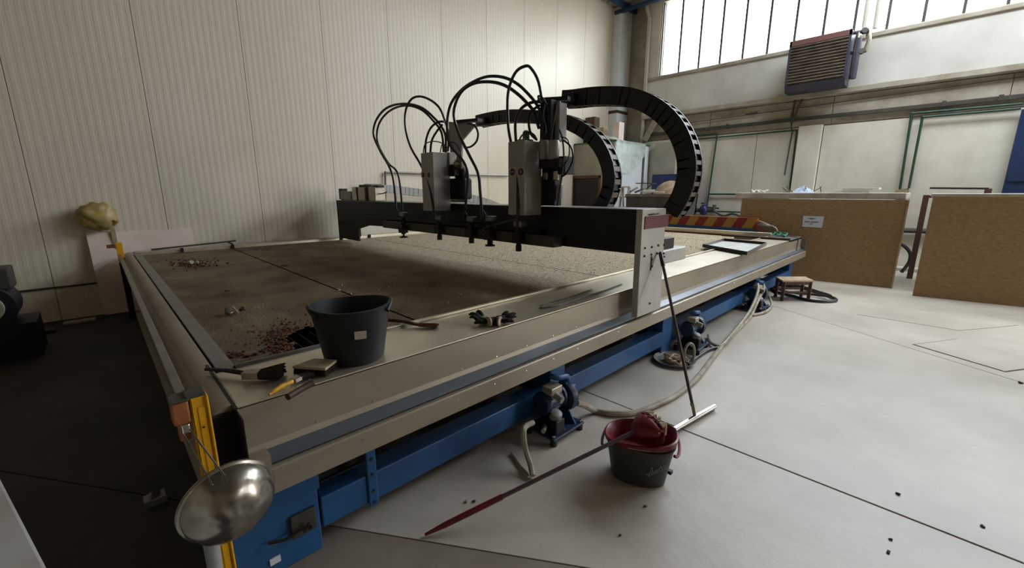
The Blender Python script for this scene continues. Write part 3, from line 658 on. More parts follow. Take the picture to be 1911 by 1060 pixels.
# head one: tower, motors, black parts, column
Xm = 2.78
def bx(t, nm, mat, px0, px1, py0, py1, X, d, bev=.006, lab=None):
    a = ox(px0, py0, X); b = ox(px1, py1, X); return MB().box(X, X+d, b.y, a.y, b.z, a.z).build(nm, mat, t, bev=bev, label=lab)
bx(h1, 'tower', 'black_steel', 1008, 1022, 188, 262, 2.86, .12)
bx(h1, 'tower', 'cover_grey', 1024, 1043, 194, 262, 2.90, .10)
bx(h1, 'rail', 'black_steel', 1022, 1027, 186, 262, 2.84, .10)
for px in (1015, 1033):
    a = ox(px, 262, 2.80); b = ox(px, 298, 2.80); r = .047
    MB().lathe([(0, 0), (r*.9, 0), (r, .01), (r, a.z-b.z-.012), (r*.8, a.z-b.z), (0, a.z-b.z)], (2.80, b.y, b.z), 18).build('motor', 'cover_grey', h1, smooth=True)
bx(h1, 'motor_base', 'black_steel', 1005, 1043, 298, 313, 2.76, .16)
bx(h1, 'gear_housing', 'black_steel', 1040, 1054, 292, 325, 2.82, .12)
bx(h1, 'column', 'black_steel', 1011, 1034, 313, 384, 2.84, .10)
bx(h1, 'side_plate', 'cover_grey', 1034, 1046, 344, 372, 2.86, .03)
bx(h1, 'clamp', 'aluminium', 1013, 1021, 322, 336, 2.80, .03)
bx(h1, 'clamp', 'aluminium', 1032, 1040, 318, 336, 2.80, .03)
bx(h1, 'back_plate', 'cover_grey', 980, 1012, 330, 384, 2.85, .03)
MB().box(X1+.06, X1+.16, a0+.05, a1-.05, zt1, zt1+.02).build('gland_plate', 'steel_grey', h1)
MB().lathe([(0, 0), (.03, 0), (.03, .06), (.015, .075), (0, .075)], (X1+.12, (a0+a1)/2, zt1+.02), 12).build('connector', 'green_edge', h1, smooth=True)
a = ox(1008, 188, 2.9); b = ox(1062, 181, 2.9)
MB().bar(ox(1006, 187, 2.93), ox(1062, 184, 3.0), .06, .03).build('top_arm', 'black_steel', h1)
for pts in ([(1018, 190), (1014, 215), (1019, 245), (1010, 262)], [(1040, 190), (1035, 220), (1030, 245), (1028, 262)], [(1044, 242), (1050, 262), (1052, 300), (1046, 345), (1040, 384)], [(1052, 262), (1066, 275), (1069, 298), (1058, 322), (1048, 330)], [(1046, 255), (1060, 262), (1062, 290), (1052, 310)], [(1010, 193), (1004, 180), (1012, 182), (1020, 195)]):
    MB().tube(spline(oxs(pts, 2.80)), .008 if pts[0][0] != 1046 else .005, 6).build('wire', 'rubber_hose', h1, smooth=True)
# head two
bx(h2, 'motor', 'cover_grey', 828, 839, 285, 312, 2.82, .10)
bx(h2, 'motor_base', 'black_steel', 830, 848, 308, 328, 2.82, .10)
bx(h2, 'gear_housing', 'black_steel', 836, 866, 333, 372, 2.86, .12, .02)
bx(h2, 'side_plate', 'cover_grey', 848, 872, 318, 378, 2.98, .03)
bx(h2, 'back_plate', 'cover_grey', 806, 856, 340, 378, 2.99, .03)
c = ox(857, 306, 2.86); MB().ell(c, .06, .06, .06, 16, 10).build('dome', 'aluminium', h2, smooth=True)
c = ox(857, 318, 2.92); MB().ell(c, .06, .09, .09, 16, 10).build('dome_housing', 'black_steel', h2, smooth=True)
# triangular flag bracket
A = ox(837, 227, 3.0); B = ox(888, 232, 3.0); Cc = ox(862, 262, 3.0); D = ox(860, 320, 3.0); E_ = ox(842, 318, 3.0)
vs = [Vector((x, p.y, p.z)) for x in (3.0, 3.02) for p in (A, B, Cc, D, E_)]
MB().add(vs, [(0, 1, 2, 3, 4), (9, 8, 7, 6, 5)]+[(i, (i+1) % 5, 5+(i+1) % 5, 5+i) for i in range(5)]).build('flag_bracket', 'cover_grey', h2)
MB().bar(ox(852, 228, 3.0), ox(896, 224, 3.05), .08, .03).build('top_arm', 'black_steel', h2)
MB().tube(spline(oxs([(872, 230), (885, 234), (892, 248), (889, 264), (878, 274), (866, 275)], 2.98)), .011, 6).build('wire', 'rubber_hose', h2, smooth=True)
for pts in ([(841, 265), (850, 268), (859, 282), (862, 300)], [(838, 262), (848, 280), (858, 298)], [(826, 266), (822, 285), (830, 300)]):
    MB().tube(spline(oxs(pts, 2.85)), .006, 6).build('wire', 'rubber_hose', h2, smooth=True)
# ---- hoses looping above the heads
HG = 'black hoses arching over the cutting heads'
def hz_(pts, r, label, X=2.74, X2=None):
    n = len(pts); P = [ox(x, y, X+((X2 or X)-X)*i/(n-1)) for i, (x, y) in enumerate(pts)]
    return hose('pressure_hose', P, r, 'rubber_hose', label)
hz_([(739.6, 394), (732, 326), (709, 281), (697, 251), (702, 224.5), (721, 202), (751, 193.6), (785, 200), (811, 221), (826, 240), (832, 258), (831, 284)], .0135, 'outermost hose of the left loop, reaching farthest left', 2.66, 2.90)
hz_([(751, 392), (743, 326), (724.5, 304), (706, 270), (704, 243), (713, 221), (732, 204), (758, 197), (785, 204), (808, 225), (824, 248), (828, 284)], .0125, 'hose just inside the outermost hose of the left loop', 2.69, 2.86)
hz_([(811, 404), (800, 341.5), (785, 307.5), (766, 273.6), (756.6, 239.6), (756.6, 209), (766, 187), (781, 180), (800, 185), (819, 200), (830, 224.5), (837, 251), (836, 282)], .0125, 'hose crossing in front of the farther grey cover and arching left', 2.60, 2.92)
hz_([(866, 411), (870, 372), (873, 326), (864, 300), (841.5, 273.6), (835, 251), (835, 221), (841.5, 194), (857, 172), (879, 155), (909, 143), (940, 144.5), (966, 157), (989, 179), (1002, 196), (1012, 218), (1014, 250)], .0135, 'upper hose of the wide middle arch between both heads', 2.70, 2.84)
hz_([(900, 409), (896, 357), (892, 323), (875.5, 289), (857, 251), (847, 217), (851, 190.6), (864, 168), (887, 155), (917, 153), (943, 160), (966, 175.5), (985, 194), (996, 209), (1006, 240)], .0145, 'lower hose of the wide middle arch between both heads', 2.68, 2.82)
hz_([(966, 425), (966, 372), (965, 319), (956, 277), (949, 240), (947, 198), (950, 164), (963, 134), (982, 123), (993, 130), (1005, 153), (1012, 190)], .0125, 'tallest hose loop, rising above the nearer grey cover', 2.59, 2.84)
hz_([(963, 264), (962, 228), (971, 205), (985, 194), (1000, 190), (1013, 191)], .013, 'short hose bending from the nearer cover up to its tower', 2.72, 2.86)
hz_([(1001, 260), (990, 248), (987, 225), (992, 208), (1008, 196)], .012, 'short tight hose curled against the left of the tower', 2.74, 2.86)
hz_([(968, 263), (975, 252), (987, 247), (997, 252), (1002, 262)], .007, 'thin cable arch on top of the nearer grey cover', 2.72)
hz_([(794, 285), (795, 262), (803, 240), (817, 228), (829, 227)], .012, 'outer short hose rising from the top of the farther cover', 2.72, 2.84)
hz_([(803, 285), (806, 262), (816, 244), (826, 232)], .012, 'inner short hose rising from the top of the farther cover', 2.72, 2.84)
hz_([(790, 285), (793, 270), (806, 264), (822, 266), (834, 275), (834, 284)], .006, 'thin cable arch on top of the farther grey cover', 2.72)
hz_([(905, 440), (899, 431), (903, 426), (930, 418), (968, 408)], .007, 'thin tan tube slanting under the nearer cover to a nozzle', 2.64)
hz_([(968, 376), (985, 378), (1003, 384), (1012, 388)], .006, 'thin cable lying across the top of the beam right of the nearer cover', 2.66, 2.88)

# ---- cable chains
def chain(pts, X, dep, h0, nl, label, name='cable_chain'):
    P = spline([ox(x, y, X) for x, y in pts], 12)
    # arc length resample
    L = [0]
    for a, b in zip(P[:-1], P[1:]): L.append(L[-1]+(b-a).length)
    def at(s):
        for i in range(len(L)-1):
            if L[i+1] >= s: return P[i].lerp(P[i+1], (s-L[i])/max(1e-9, L[i+1]-L[i]))
        return P[-1]
    t = ident(name, label, 'cable chain', loc=at(L[-1]))
    st = L[-1]/nl
    for k in range(nl):
        a = at(k*st); b = at((k+1)*st); d = (b-a); ln = d.length; d.normalize(); nrm = Vector((1, 0, 0)).cross(d)
        if k < nl*.5 and nrm.z < 0: nrm = -nrm
        R = Matrix((Vector((1, 0, 0)), d, nrm)).transposed(); c = (a+b)/2+Vector((dep/2, 0, 0)); m = MB()
        m.obox(c-Vector((dep/2-.008, 0, 0)), .016, ln*1.12, h0, R)
        o = m.build('link', 'black_plastic', t)
        MB().obox(c+Vector((dep/2-.008, 0, 0)), .016, ln*1.12, h0, R).build('side_plate', 'black_plastic', o)
        for sgn in (1, -1):
            MB().obox(c+nrm*sgn*(h0/2-.008), dep-.02, ln*.45, .010, R).build('cross_bar', 'link_grey', o)
        MB().obox(c+d*ln*.5, dep-.034, ln*.5, h0*.7, R).build('cable_pack', 'black_plastic', o)
    return t
ch1 = chain([(1048, 184), (1066, 183), (1100, 179), (1140, 178), (1172, 181), (1205, 192), (1237, 213), (1262, 243), (1277, 280), (1281, 315), (1275, 350), (1264, 376), (1251, 396)], 3.36, .13, .150, 27, 'nearer big black cable chain arching down to the right of the end plate')
ch2 = chain([(888, 226), (905, 222), (935, 217), (970, 216), (1010, 219), (1050, 226), (1085, 242), (1112, 266), (1130, 300), (1136, 335), (1130, 365), (1115, 392), (1106, 402)], 3.55, .13, .135, 25, 'farther black cable chain passing behind the nearer tower')
p = ox(1062, 182, 3.30); MB().cyl(p, p+Vector((.06, 0, 0)), .05, 20).build('pivot', 'black_plastic', ch1, label='round hinge disc')
p = ox(900, 225, 3.50); MB().cyl(p, p+Vector((.06, 0, 0)), .045, 20).build('pivot', 'black_plastic', ch2)
MB().bar(ox(1036, 190, 3.30), ox(1070, 199, 3.30), .10, .02).build('bracket', 'black_steel', ch1)
MB().bar(ox(886, 234, 3.5), ox(912, 233, 3.5), .10, .02).build('bracket', 'black_steel', ch2)
# pale flat cable trunk behind the beam
P = spline([oy(x, y, 7.15) for x, y in ((694, 353), (712, 352), (745, 355), (785, 360), (835, 364), (880, 371), (915, 381), (935, 392), (945, 410))], 5)
ct = ident('cable_carrier', 'flat grey cable carrier sagging behind the far end of the beam', 'cable carrier', loc=P[-1])
for a, b in zip(P[:-1], P[1:]): MB().bar(a, b+(b-a)*.1, .14, .14 if a.x < 5 else .16).build('segment', 'grey_plastic' if False else 'cover_grey', ct)
MB().obox(P[1], .26, .16, .17).build('end_clamp', 'link_grey', ct, bev=.01)

# ================================================================== right end of the table: striped guard, beams, bits
sg = ident('hazard_guard', 'long guard with slanted red and yellow hazard stripes across the far table end', 'guard', loc=(8.8, 4.5, .87))
ya = ox(1413, 408, 8.8); yb = ox(1413, 427, 8.8)
MB().box(8.8, 8.95, ya.y, 7.0, yb.z, ya.z).build('striped_cover', 'hazard', sg)
MB().box(8.79, 8.96, ya.y-.01, 7.0, ya.z, ya.z+.008).build('cap', 'copper', sg)
MB().box(8.80, 8.94, ya.y+.08, 7.0, .80, yb.z).build('blue_beam', 'blue_paint', sg)
MB().box(8.79, 8.80, ya.y+.04, ya.y+.16, .80, yb.z).build('blue_end', 'blue_paint', sg)
for k in range(4):
    hose('hose', [Vector((8.85, ya.y-.02+k*.01, 1.03-.02*k)), Vector((8.9, ya.y-.14-k*.025, .98-.01*k)), Vector((8.93, ya.y-.22-k*.03, .88)), Vector((8.93, ya.y-.24-k*.03, .70)), Vector((8.9, ya.y-.22-k*.03, .45))], .020, 'white_hose', ['outermost', 'second', 'third', 'innermost'][3-k]+' of the white hoses bending down at the end of the striped guard', grp='white hoses at the striped guard')
# grey sheet metal tray
tc_ = [Vector((6.02, 2.30, T+.006)), Vector((7.02, 2.36, T+.006)), Vector((6.92, 1.74, T+.006)), Vector((5.62, 1.61, T+.006))]
tr = ident('metal_tray', 'grey folded sheet metal tray lying on the near rim beyond the gantry', 'tray', loc=sum(tc_, Vector())/4)
MB().add([*(p+Vector((0, 0, .0)) for p in tc_), *(p+Vector((0, 0, .006)) for p in tc_)], [(0, 1, 2, 3), (7, 6, 5, 4), (0, 4, 5, 1), (1, 5, 6, 2), (2, 6, 7, 3), (3, 7, 4, 0)]).build('tray_floor', 'tray_grey', tr)
for i in range(4):
    a, b = tc_[i], tc_[(i+1) % 4]; MB().bar(a+Vector((0, 0, .022)), b+Vector((0, 0, .022)), .006, .045).build('edge', 'steel_grey' if i in (0, 2) else 'black_steel', tr)  # both end edges painted black to stand for their shade
# green clips
c0 = oz(1455, 438, .80)
for k in range(5):
    a = Vector((8.55+rng.uniform(-.1, .1), 1.98+k*.05-.1, T+.02)); o = MB().tube(spline([a, a+Vector((.05, .03, .035)), a+Vector((.02, -.04, .045)), a+Vector((-.05, -.02, .0))]), .012, 6).obox(a, .06, .03, .03, (0, 0, k)).build('green_clip', 'green_plastic', smooth=True)
    tag(o, ['rightmost and nearest', 'second from the right', 'middle', 'second from the left', 'leftmost'][k]+' of the small green clips on the far right table corner', 'clip', 'green clips on the far right table corner')
tag(MB().tube(spline([(8.3, 2.05, T+.02), (8.45, 1.9, T+.03), (8.5, 1.75, T+.015), (8.42, 1.66, T), (8.42, 1.655, .7), (8.38, 1.65, .6)]), .007, 6).build('cord', 'pipe_dark', smooth=True), 'thin cord hanging over the table edge beside the green clips', 'cord')
# cable on the near plate in the gantry's shade
tag(MB().tube(spline([oz(x, y, T+.008) for x, y in ((1008, 575), (1040, 570), (1085, 556), (1120, 545), (1160, 530))]), .006, 6).tube(spline([oz(x, y, T+.008) for x, y in ((1008, 575), (1016, 567), (1060, 556), (1105, 540))]), .005, 6).build('black_cable', 'rubber_hose', smooth=True), 'thin black cable lying on the near rim left of the end plate', 'cable')
#MORE3
# ================================================================== THINGS ON THE NEAR RIM
Z0 = T+.001
# rubber tub
tcn = Vector(((oz(604, 672, T)+oz(716, 666, T))/2)); tcn = Vector((.772, 1.832, Z0)); 
tub = ident('rubber_tub', 'dark grey rubber builder\'s tub with a small label standing on the near rim', 'bucket', loc=tcn)
R0, R1, HT = .125, .166, .258
prof = [(R0*.6, 0), (R0, .0), (R0+.006, .008), (R1, HT-.02), (R1+.005, HT-.012), (R1+.006, HT), (R1-.002, HT), (R0-.004, .012), (0.02, .010)]
m = MB().lathe(prof, tcn, 48)
ang0 = math.radians(-20)
for v in m.v:
    r = v-tcn; 
    if r.z > .15:
        a = math.atan2(r.y, r.x)-ang0; k = (r.z-.15)/(HT-.15)
        v.z += k*k*.008*abs(math.cos(a))**3 - .004*k*abs(math.sin(a)); q = Vector((r.x, r.y))*(1+.04*k*math.cos(2*a)); v.x = tcn.x+q.x; v.y = tcn.y+q.y
m.build('tub_body', 'tub_rubber', tub, smooth=True)
for sgn in (1, -1):
    P = [tcn+Vector((math.cos(ang0+t)*R1*1.06*sgn, math.sin(ang0+t)*R1*1.06*sgn, HT+.003-.020*(t/.5)**2)) for t in [-.6+1.2*i/12 for i in range(13)]]
    MB().tube(P, .009, 8).build('handle', 'tub_rubber', tub, smooth=True)
# label on the side facing the camera
def tubpt(px, py, off=.0):
    d = ray(px, py); o = Vector((0, 0, H))
    for i in range(4000):
        p = o+d*(1.2+i*.0004); q = p-tcn; r = R0+.006+(R1-R0-.006)*(q.z-.008)/(HT-.028)
        if 0 < q.z < HT and math.hypot(q.x, q.y) < r+off: return p
    return o+d*2
L4 = [tubpt(661, 619.5, .002), tubpt(684, 617, .002), tubpt(684, 631.5, .002), tubpt(662, 634, .002)]
MB().add(L4+[p+(tcn-p).normalized()*.002 for p in L4], [(0, 1, 2, 3), (7, 6, 5, 4), (0, 4, 5, 1), (1, 5, 6, 2), (2, 6, 7, 3), (3, 7, 4, 0)]).build('label', 'sticker', tub, label='small pale paper label')
# big brush with dark handle
def brush(name, label, hp, fer, br, wid, thick, hmat, fmat, bmat, hr, cat='brush', group=None):
    t = ident(name, label, cat, group, loc=(hp[0]+Vector(br))/2)
    t.location.z = Z0
    MB().tube(spline([hp[0], hp[0].lerp(hp[1], .5)+Vector((0, 0, .004)), hp[1]]), hr, 10).build('handle', hmat, t, smooth=True)
    MB().bar(fer[0], fer[1], wid[0], thick[0]).build('ferrule', fmat, t, bev=.003)
    d = (Vector(br)-fer[1]).normalized(); sd = d.cross(Vector((0, 0, 1))).normalized(); m = MB()
    for i in range(220):
        u = rng.uniform(-.5, .5); w = rng.uniform(-.5, .5); L = (Vector(br)-fer[1]).length*rng.uniform(.85, 1.03)
        a = fer[1]+sd*u*wid[0]*.95+Vector((0, 0, w*thick[0]*.9)); b = fer[1]+d*L+sd*u*wid[1]+Vector((0, 0, w*thick[1]))
        b.z = max(b.z, Z0+.003); m.tube([a, b], [.0032, .0022], 3)
    m.build('bristles', bmat, t)['kind'] = 'stuff'
    return t
brush('hand_brush', 'wide dark hand brush with brown bristles left of the tub, handle pointing left', [oz(384, 689, Z0+.02), oz(460, 697, Z0+.022)], [oz(455, 699, Z0+.024), oz(485, 698, Z0+.024)], oz(528, 692, Z0+.03), (.045, .085), (.03, .045), 'black_plastic', 'ferrule', 'bristle', [.007, .008, .009, .010, .010])
brush('paint_brush', 'flat paintbrush with a yellow wooden handle at the edge of the near rim', [oz(502, 737, Z0+.012), oz(545, 712, Z0+.014)], [oz(546, 711, Z0+.014), oz(560, 704, Z0+.014)], oz(585, 697, Z0+.014), (.035, .04), (.016, .014), 'yellow_paint', 'ferrule', 'bristle', [.005, .009, .011, .008, .010])
# block brush with round handle
bb = ident('block_brush', 'wooden block brush with a dark round handle lying against the tub foot', 'brush', loc=oz(585, 705, Z0))
q = [oz(547, 700, Z0), oz(609, 704, Z0), oz(630, 687, Z0), oz(588, 684, Z0)]
vs = [p+Vector((0, 0, z)) for z in (.028, .040) for p in q]
MB().add(vs, [(3, 2, 1, 0), (4, 5, 6, 7), (0, 1, 5, 4), (1, 2, 6, 5), (2, 3, 7, 6), (3, 0, 4, 7)]).build('block', 'wood_block', bb, bev=.003)
m = MB(); 
for i in range(16):
    for j in range(7):
        u, w = (i+.5)/16, (j+.5)/7; a = q[0].lerp(q[1], u).lerp(q[3].lerp(q[2], u), w); m.tube([a+Vector((0, 0, .029)), a+Vector((rng.uniform(-.003, .003), rng.uniform(-.003, .003), .002))], [.0045, .0055], 5)
m.build('bristles', 'bristle', bb)['kind'] = 'stuff'
MB().tube([oz(537, 741, Z0+.016), oz(560, 727, Z0+.017), oz(584, 714, Z0+.026)], .0125, 14).build('handle', 'wood_dark', bb, smooth=True)
MB().bar(oz(578, 708, Z0+.034), oz(584, 718, Z0+.02), .012, .006).build('clip', 'chrome', bb)
# brush behind the tub
brush('old_brush', 'old brush with worn pinkish bristles right behind the tub, pointing right', [oz(722, 597, Z0+.03), oz(772, 604, Z0+.018)], [oz(770, 604, Z0+.017), oz(782, 606, Z0+.015)], oz(817, 608, Z0+.012), (.025, .05), (.012, .012), 'wood_dark', 'wood_dark', 'bristle_tan', .010)
# gloves
def glove(label, c, yaw, mat, flip=1, palm=None, curl=.3, spread=1.0):
    t = ident('work_glove', label, 'glove', 'pair of work gloves on the near rim', loc=(c[0], c[1], Z0))
    Rz = Matrix.Rotation(yaw, 3, 'Z'); c = Vector((c[0], c[1], Z0))
    m = MB(); P = lambda x, y, z: c+Rz @ Vector((x, y*flip, z))
    m.ell(P(0, 0, .020), .048, .042, .018, 16, 10, Rz)
    m.ell(P(-.04, 0, .018), .03, .034, .017, 14, 8, Rz)
    m.tube([P(-.085, 0, .018), P(-.06, 0, .018), P(-.04, 0, .018)], [.032, .027, .028], 14)
    for k, (yy, L, a) in enumerate(((.031, .050, .26), (.012, .066, .08), (-.009, .062, -.08), (-.029, .048, -.26))):
        a *= spread; pts = []
        for i in range(5):
            s = i/4*L; pts.append(P(.036+s*math.cos(a), yy+s*math.sin(a), .020+.030*curl*math.sin(i/4*2.4)+(.010 if k % 2 else 0)))
        m.tube(pts, [.0125, .012, .0115, .0105, .006], 8)
    m.tube([P(-.01, .034, .02), P(.012, .055, .026), (P(.034, .066, .022)), P(.045, .068, .016)], [.015, .013, .011, .006], 8)
    for v in m.v: v.z = max(v.z, Z0+.001)
    o = m.build('glove_body', mat, t, smooth=True); r = o.modifiers.new('fuse', 'REMESH'); r.mode = 'VOXEL'; r.voxel_size = .0035; r.use_smooth_shade = True
    m = MB().tube([P(-.092, 0, .019), P(-.082, 0, .018)], [.034, .033], 16); 
    for v in m.v: v.z = max(v.z, Z0+.0008)
    m.build('cuff', 'glove_cream', t, smooth=True)
    m = MB().ell(P(.0, -.004, .037), .034, .024, .005, 12, 6, Rz).build('palm_patch', palm or mat, t, smooth=True)
    return t
glove('left black work glove with a cream palm, fingers spread toward the bed', (1.545, 1.785), math.radians(115), 'glove_black', 1, 'glove_cream', .9, 1.3)
glove('right black work glove folded flat at the edge, fingers pointing right', (1.615, 1.735), math.radians(-8), 'glove_black', -1, None, .5, .5)

# bits lying on the bed
def bit(label, pts, r, mat='steel_grey', cat='scrap'):
    tag(MB().tube(pts, r, 6).build('scrap_metal', mat), label, cat, 'metal scraps lying on the bed')
ZB = .79
bit('short dark upright scrap at the left of the scrap cluster near the bed centre', [oz(424, 586, ZB), oz(423, 576, ZB+.02)], .012, 'pipe_dark')
bit('slanting bright scrap rod in the cluster near the bed centre', [oz(434, 573, ZB+.015), oz(445, 584, ZB)], .008, 'ferrule')
bit('dark scrap stub right of the slanting rod', [oz(449, 579, ZB), oz(451, 574, ZB+.01)], .010, 'pipe_dark')
bit('right-hand dark scrap stub of the cluster', [oz(455, 579, ZB), oz(454, 573, ZB+.02)], .009, 'pipe_dark')
bit('tiny shiny scrap at the front of the cluster', [oz(430, 586, ZB-.004), oz(434, 584, ZB-.004)], .007, 'chrome')
bit('flat pale scrap lying on the first bed seam', [oz(524, 494, ZB-.002), oz(537, 493, ZB-.002)], .018, 'ferrule')
bit('small pale scrap on the first bed seam nearer the tub', [oz(630, 540, ZB-.002), oz(634, 541, ZB-.002)], .010, 'ferrule')
bit('small pale scrap on the first bed seam closest to the tub', [oz(648, 546, ZB-.002), oz(656, 548, ZB-.002)], .008, 'ferrule')
bit('pale scrap amid the reddish patch near the far left corner', [oz(352, 491, ZB), oz(358, 489, ZB+.02)], .022, 'ferrule')
bit('second pale scrap amid the reddish patch near the far left corner', [oz(366, 491, ZB-.004), oz(369, 489, ZB-.002)], .016, 'ferrule')
bit('low dark scrap between the cluster and the reddish patch', [oz(419, 543, ZB-.004), oz(428, 542, ZB-.004)], .006, 'pipe_dark')
# rusty rod on the far rim
tag(MB().tube([oy(282, 466, 7.2), oy(425, 451, 7.2), oy(440, 449, 7.2)], .012, 6).tube([oy(425, 452, 7.2), oy(434, 455, 7.2)], .012, 6).build('bent_rod', 'pipe_dark'), 'thin forked rod lying along the far rim of the table', 'rod')

# ================================================================== GUARD RAIL AND LAMP AT THE NEAR LEFT CORNER
gr = ident('light_barrier', 'guard rail of yellow posts and a grey bar along the left end of the table', 'guard rail', loc=(.15, 1.62, 0))
y0 = 1.60
MB().box(.128, .176, y0, y0+.006, .02, .905).build('post', 'yellow_paint', gr, bev=.002)
MB().box(.128, .134, y0, y0+.05, .02, .905).box(.170, .176, y0-.012, y0+.05, .02, .905).build('post_side', 'yellow_paint', gr, bev=.002)
MB().box(.145, .164, y0-.004, y0, .05, .87).build('post_ridge', 'yellow_paint', gr, bev=.003)
MB().box(.05, .25, y0-.03, y0+.10, 0, .02).build('post_foot', 'yellow_paint', gr, bev=.003)
MB().box(.118, .172, y0-.002, y0+.06, .905, .918).build('post_cap', 'pipe_dark', gr, bev=.003)
MB().cyl((.152, y0-.008, .80), (.152, y0-.003, .80), .004, 8).build('screw', 'chrome', gr)
ba = [oz(320, 748, .80), oz(214, 455, 0)] ; A0 = Vector((.128, 1.70, .815)); B0 = oy(224, 478, 6.9)
MB().bar(A0, B0, .032, .03).build('bar', 'steel_grey', gr, bev=.004)
p = oy(222, 452, 6.95)
MB().box(B0.x-.02, B0.x+.04, 6.90, 6.93, p.z-.24, p.z).build('post', 'yellow_paint', gr, bev=.004)
MB().box(B0.x-.02, B0.x+.04, 6.90, 6.94, 0, p.z-.24).build('post', 'black_steel', gr, bev=.004)
MB().box(B0.x-.10, B0.x-.02, 6.88, 6.93, p.z-.06, p.z-.02).build('latch', 'copper', gr, bev=.004)
c = Vector((.105, 1.63, .845))
MB().obox(c+Vector((-.003, 0, .02)), .045, .07, .075).build('clamp_box', 'copper', gr, bev=.006, label='rust-orange clamp box')
MB().obox(c+Vector((.0, .02, -.05)), .03, .05, .08).build('clamp_box', 'copper', gr, bev=.006)
MB().obox(c+Vector((-.003, 0, .062)), .05, .075, .008).build('clamp_lid', 'pipe_dark', gr, bev=.003)
# reflector lamp
lc = Vector((0, 0, H))+ray(436, 948)*1.262
lp = ident('reflector_lamp', 'work lamp with a big dented aluminium bowl reflector clamped to the yellow post', 'lamp', loc=lc)
axv = (ray(448, 918)*1.18 - ray(398, 962)*1.30).normalized()
axv = (-(fw)*.60 + rt*.76 - up*.26).normalized(); axv = Vector((axv.x, axv.y, axv.z))
Rb = .124; base = lc-axv*.042
prof = [(Rb+.004, .0), (Rb+.006, .004), (Rb, .008)]+[(Rb*math.cos(a), .008+(.090)*math.sin(a)) for a in [i*math.pi/2/10 for i in range(1, 10)]]+[(.006, .098)]
m = MB().lathe(prof, base, 48, axv)
for v in m.v:
    r = v-base; h_ = r.dot(axv); 
    if h_ > .012: v += axv*(.006*MN.noise(r*22)+.003*MN.noise(r*60))
m.build('reflector', 'aluminium', lp, smooth=True)
MB().tube([base+(rt*math.cos(a)).lerp(rt*math.cos(a), 0)*0+Vector((0, 0, 0)) for a in (0,)]*0 or [base+q*(Rb+.005) for q in [(axv.orthogonal().normalized()*math.cos(t)+axv.cross(axv.orthogonal().normalized())*math.sin(t)) for t in [2*math.pi*i/40 for i in range(40)]]], .004, 6, closed=True).build('rim_wire', 'aluminium', lp, smooth=True)
k0 = Vector((0, 0, H))+ray(347, 800)*1.30
for pa, pb, d2 in (((341, 808), (396, 905), 1.20), ((355, 802), (420, 889), 1.16)):
    A = Vector((0, 0, H))+ray(*pa)*1.30; B = Vector((0, 0, H))+ray(*pb)*d2; MB().tube([A, B, B+(lc-B).normalized()*.03], .0028, 8).build('wire_arm', 'aluminium', lp, smooth=True)
MB().obox(k0, .022, .012, .03).build('wire_clamp', 'chrome', lp, bev=.004)
A = Vector((0, 0, H))+ray(392, 1000)*1.34; B = Vector((0, 0, H))+ray(404, 1075)*1.36
MB().tube([A, B], [.022, .020], 16).build('lamp_socket', 'grey_plastic', lp, smooth=True)
MB().tube([B, B+Vector((0, 0.01, -.10)), Vector((B.x+.01, B.y, .02))], .006, 8).build('lamp_cord', 'rubber_hose', lp)

# ================================================================== MOP, BUCKET, SQUEEGEE
bc = Vector((1.965, .985, 0)); ax_ = (oz(1245, 905)-oz(1135, 880)).normalized(); az = math.atan2(ax_.y, ax_.x)
mb = ident('mop_bucket', 'oval dark grey mop bucket with white lettering on the floor', 'bucket', loc=bc)
n = 40
def oval(z, a, b, tilt=0., cx=0., cy=0.):
    out = []
    for k in range(n):
        t = 2*math.pi*k/n; ct, st = math.cos(t), math.sin(t); e = 2/2.5
        x = math.copysign(abs(ct)**e, ct)*a; y = math.copysign(abs(st)**e, st)*b
        out.append(bc+Matrix.Rotation(az, 3, 'Z') @ Vector((x+cx, y+cy, z+tilt*x/a)))
    return out
def loft(rings, cap0=True, cap1=False):
    m = MB(); nn = len(rings[0]); m.v = [p for r in rings for p in r]
    for i in range(len(rings)-1):
        for k in range(nn): m.f.append((i*nn+k, i*nn+(k+1) % nn, (i+1)*nn+(k+1) % nn, (i+1)*nn+k))
    if cap0: m.f.append(tuple(range(nn))[::-1])
    if cap1: m.f.append(tuple((len(rings)-1)*nn+k for k in range(nn)))
    return m
loft([oval(0, .135, .095), oval(.004, .145, .105), oval(.10, .160, .118), oval(.22, .180, .135), oval(.225, .187, .142), oval(.232, .187, .142), oval(.232, .176, .131), oval(.10, .156, .113), oval(.012, .138, .098)], True, True).build('bucket_body', 'bucket_grey', mb, smooth=True)
ins = [oval(.238, .190, .145, .012), oval(.262, .194, .148, .020), oval(.266, .186, .140, .020), oval(.25, .168, .124, .018), oval(.17, .140, .10, .0), oval(.165, .10, .06, .0)]
loft(ins, False, True).build('wringer_insert', 'red_plastic', mb, smooth=True, label='dark red wringer insert')
for sx in (-1, 1):
    pts = [bc+Matrix.Rotation(az, 3, 'Z') @ Vector((sx*.175+sx*.028*math.sin(t), -.12*math.cos(t)*1.0, .215-.02*math.sin(t)+ (0.02 if sx > 0 else 0))) for t in [i*math.pi/10 for i in range(11)]]
    MB().tube(pts, .008, 8).build('carry_handle', 'red_plastic', mb, smooth=True)
MB().tube([bc+Matrix.Rotation(az, 3, 'Z') @ Vector((.19*math.cos(t)*1.0, .146*math.sin(t), .246+.012*math.cos(t))) for t in [math.pi*1.02+i*math.pi*.75/14 for i in range(15)]], .004, 6).build('bail', 'chrome', mb, smooth=True)
MB().box(*(lambda p: (p.x-.012, p.x+.012, p.y-.012, p.y+.012, .05, .07))(bc+Matrix.Rotation(az, 3, 'Z') @ Vector((.165, .0, 0)))).build('foot_latch', 'black_plastic', mb)
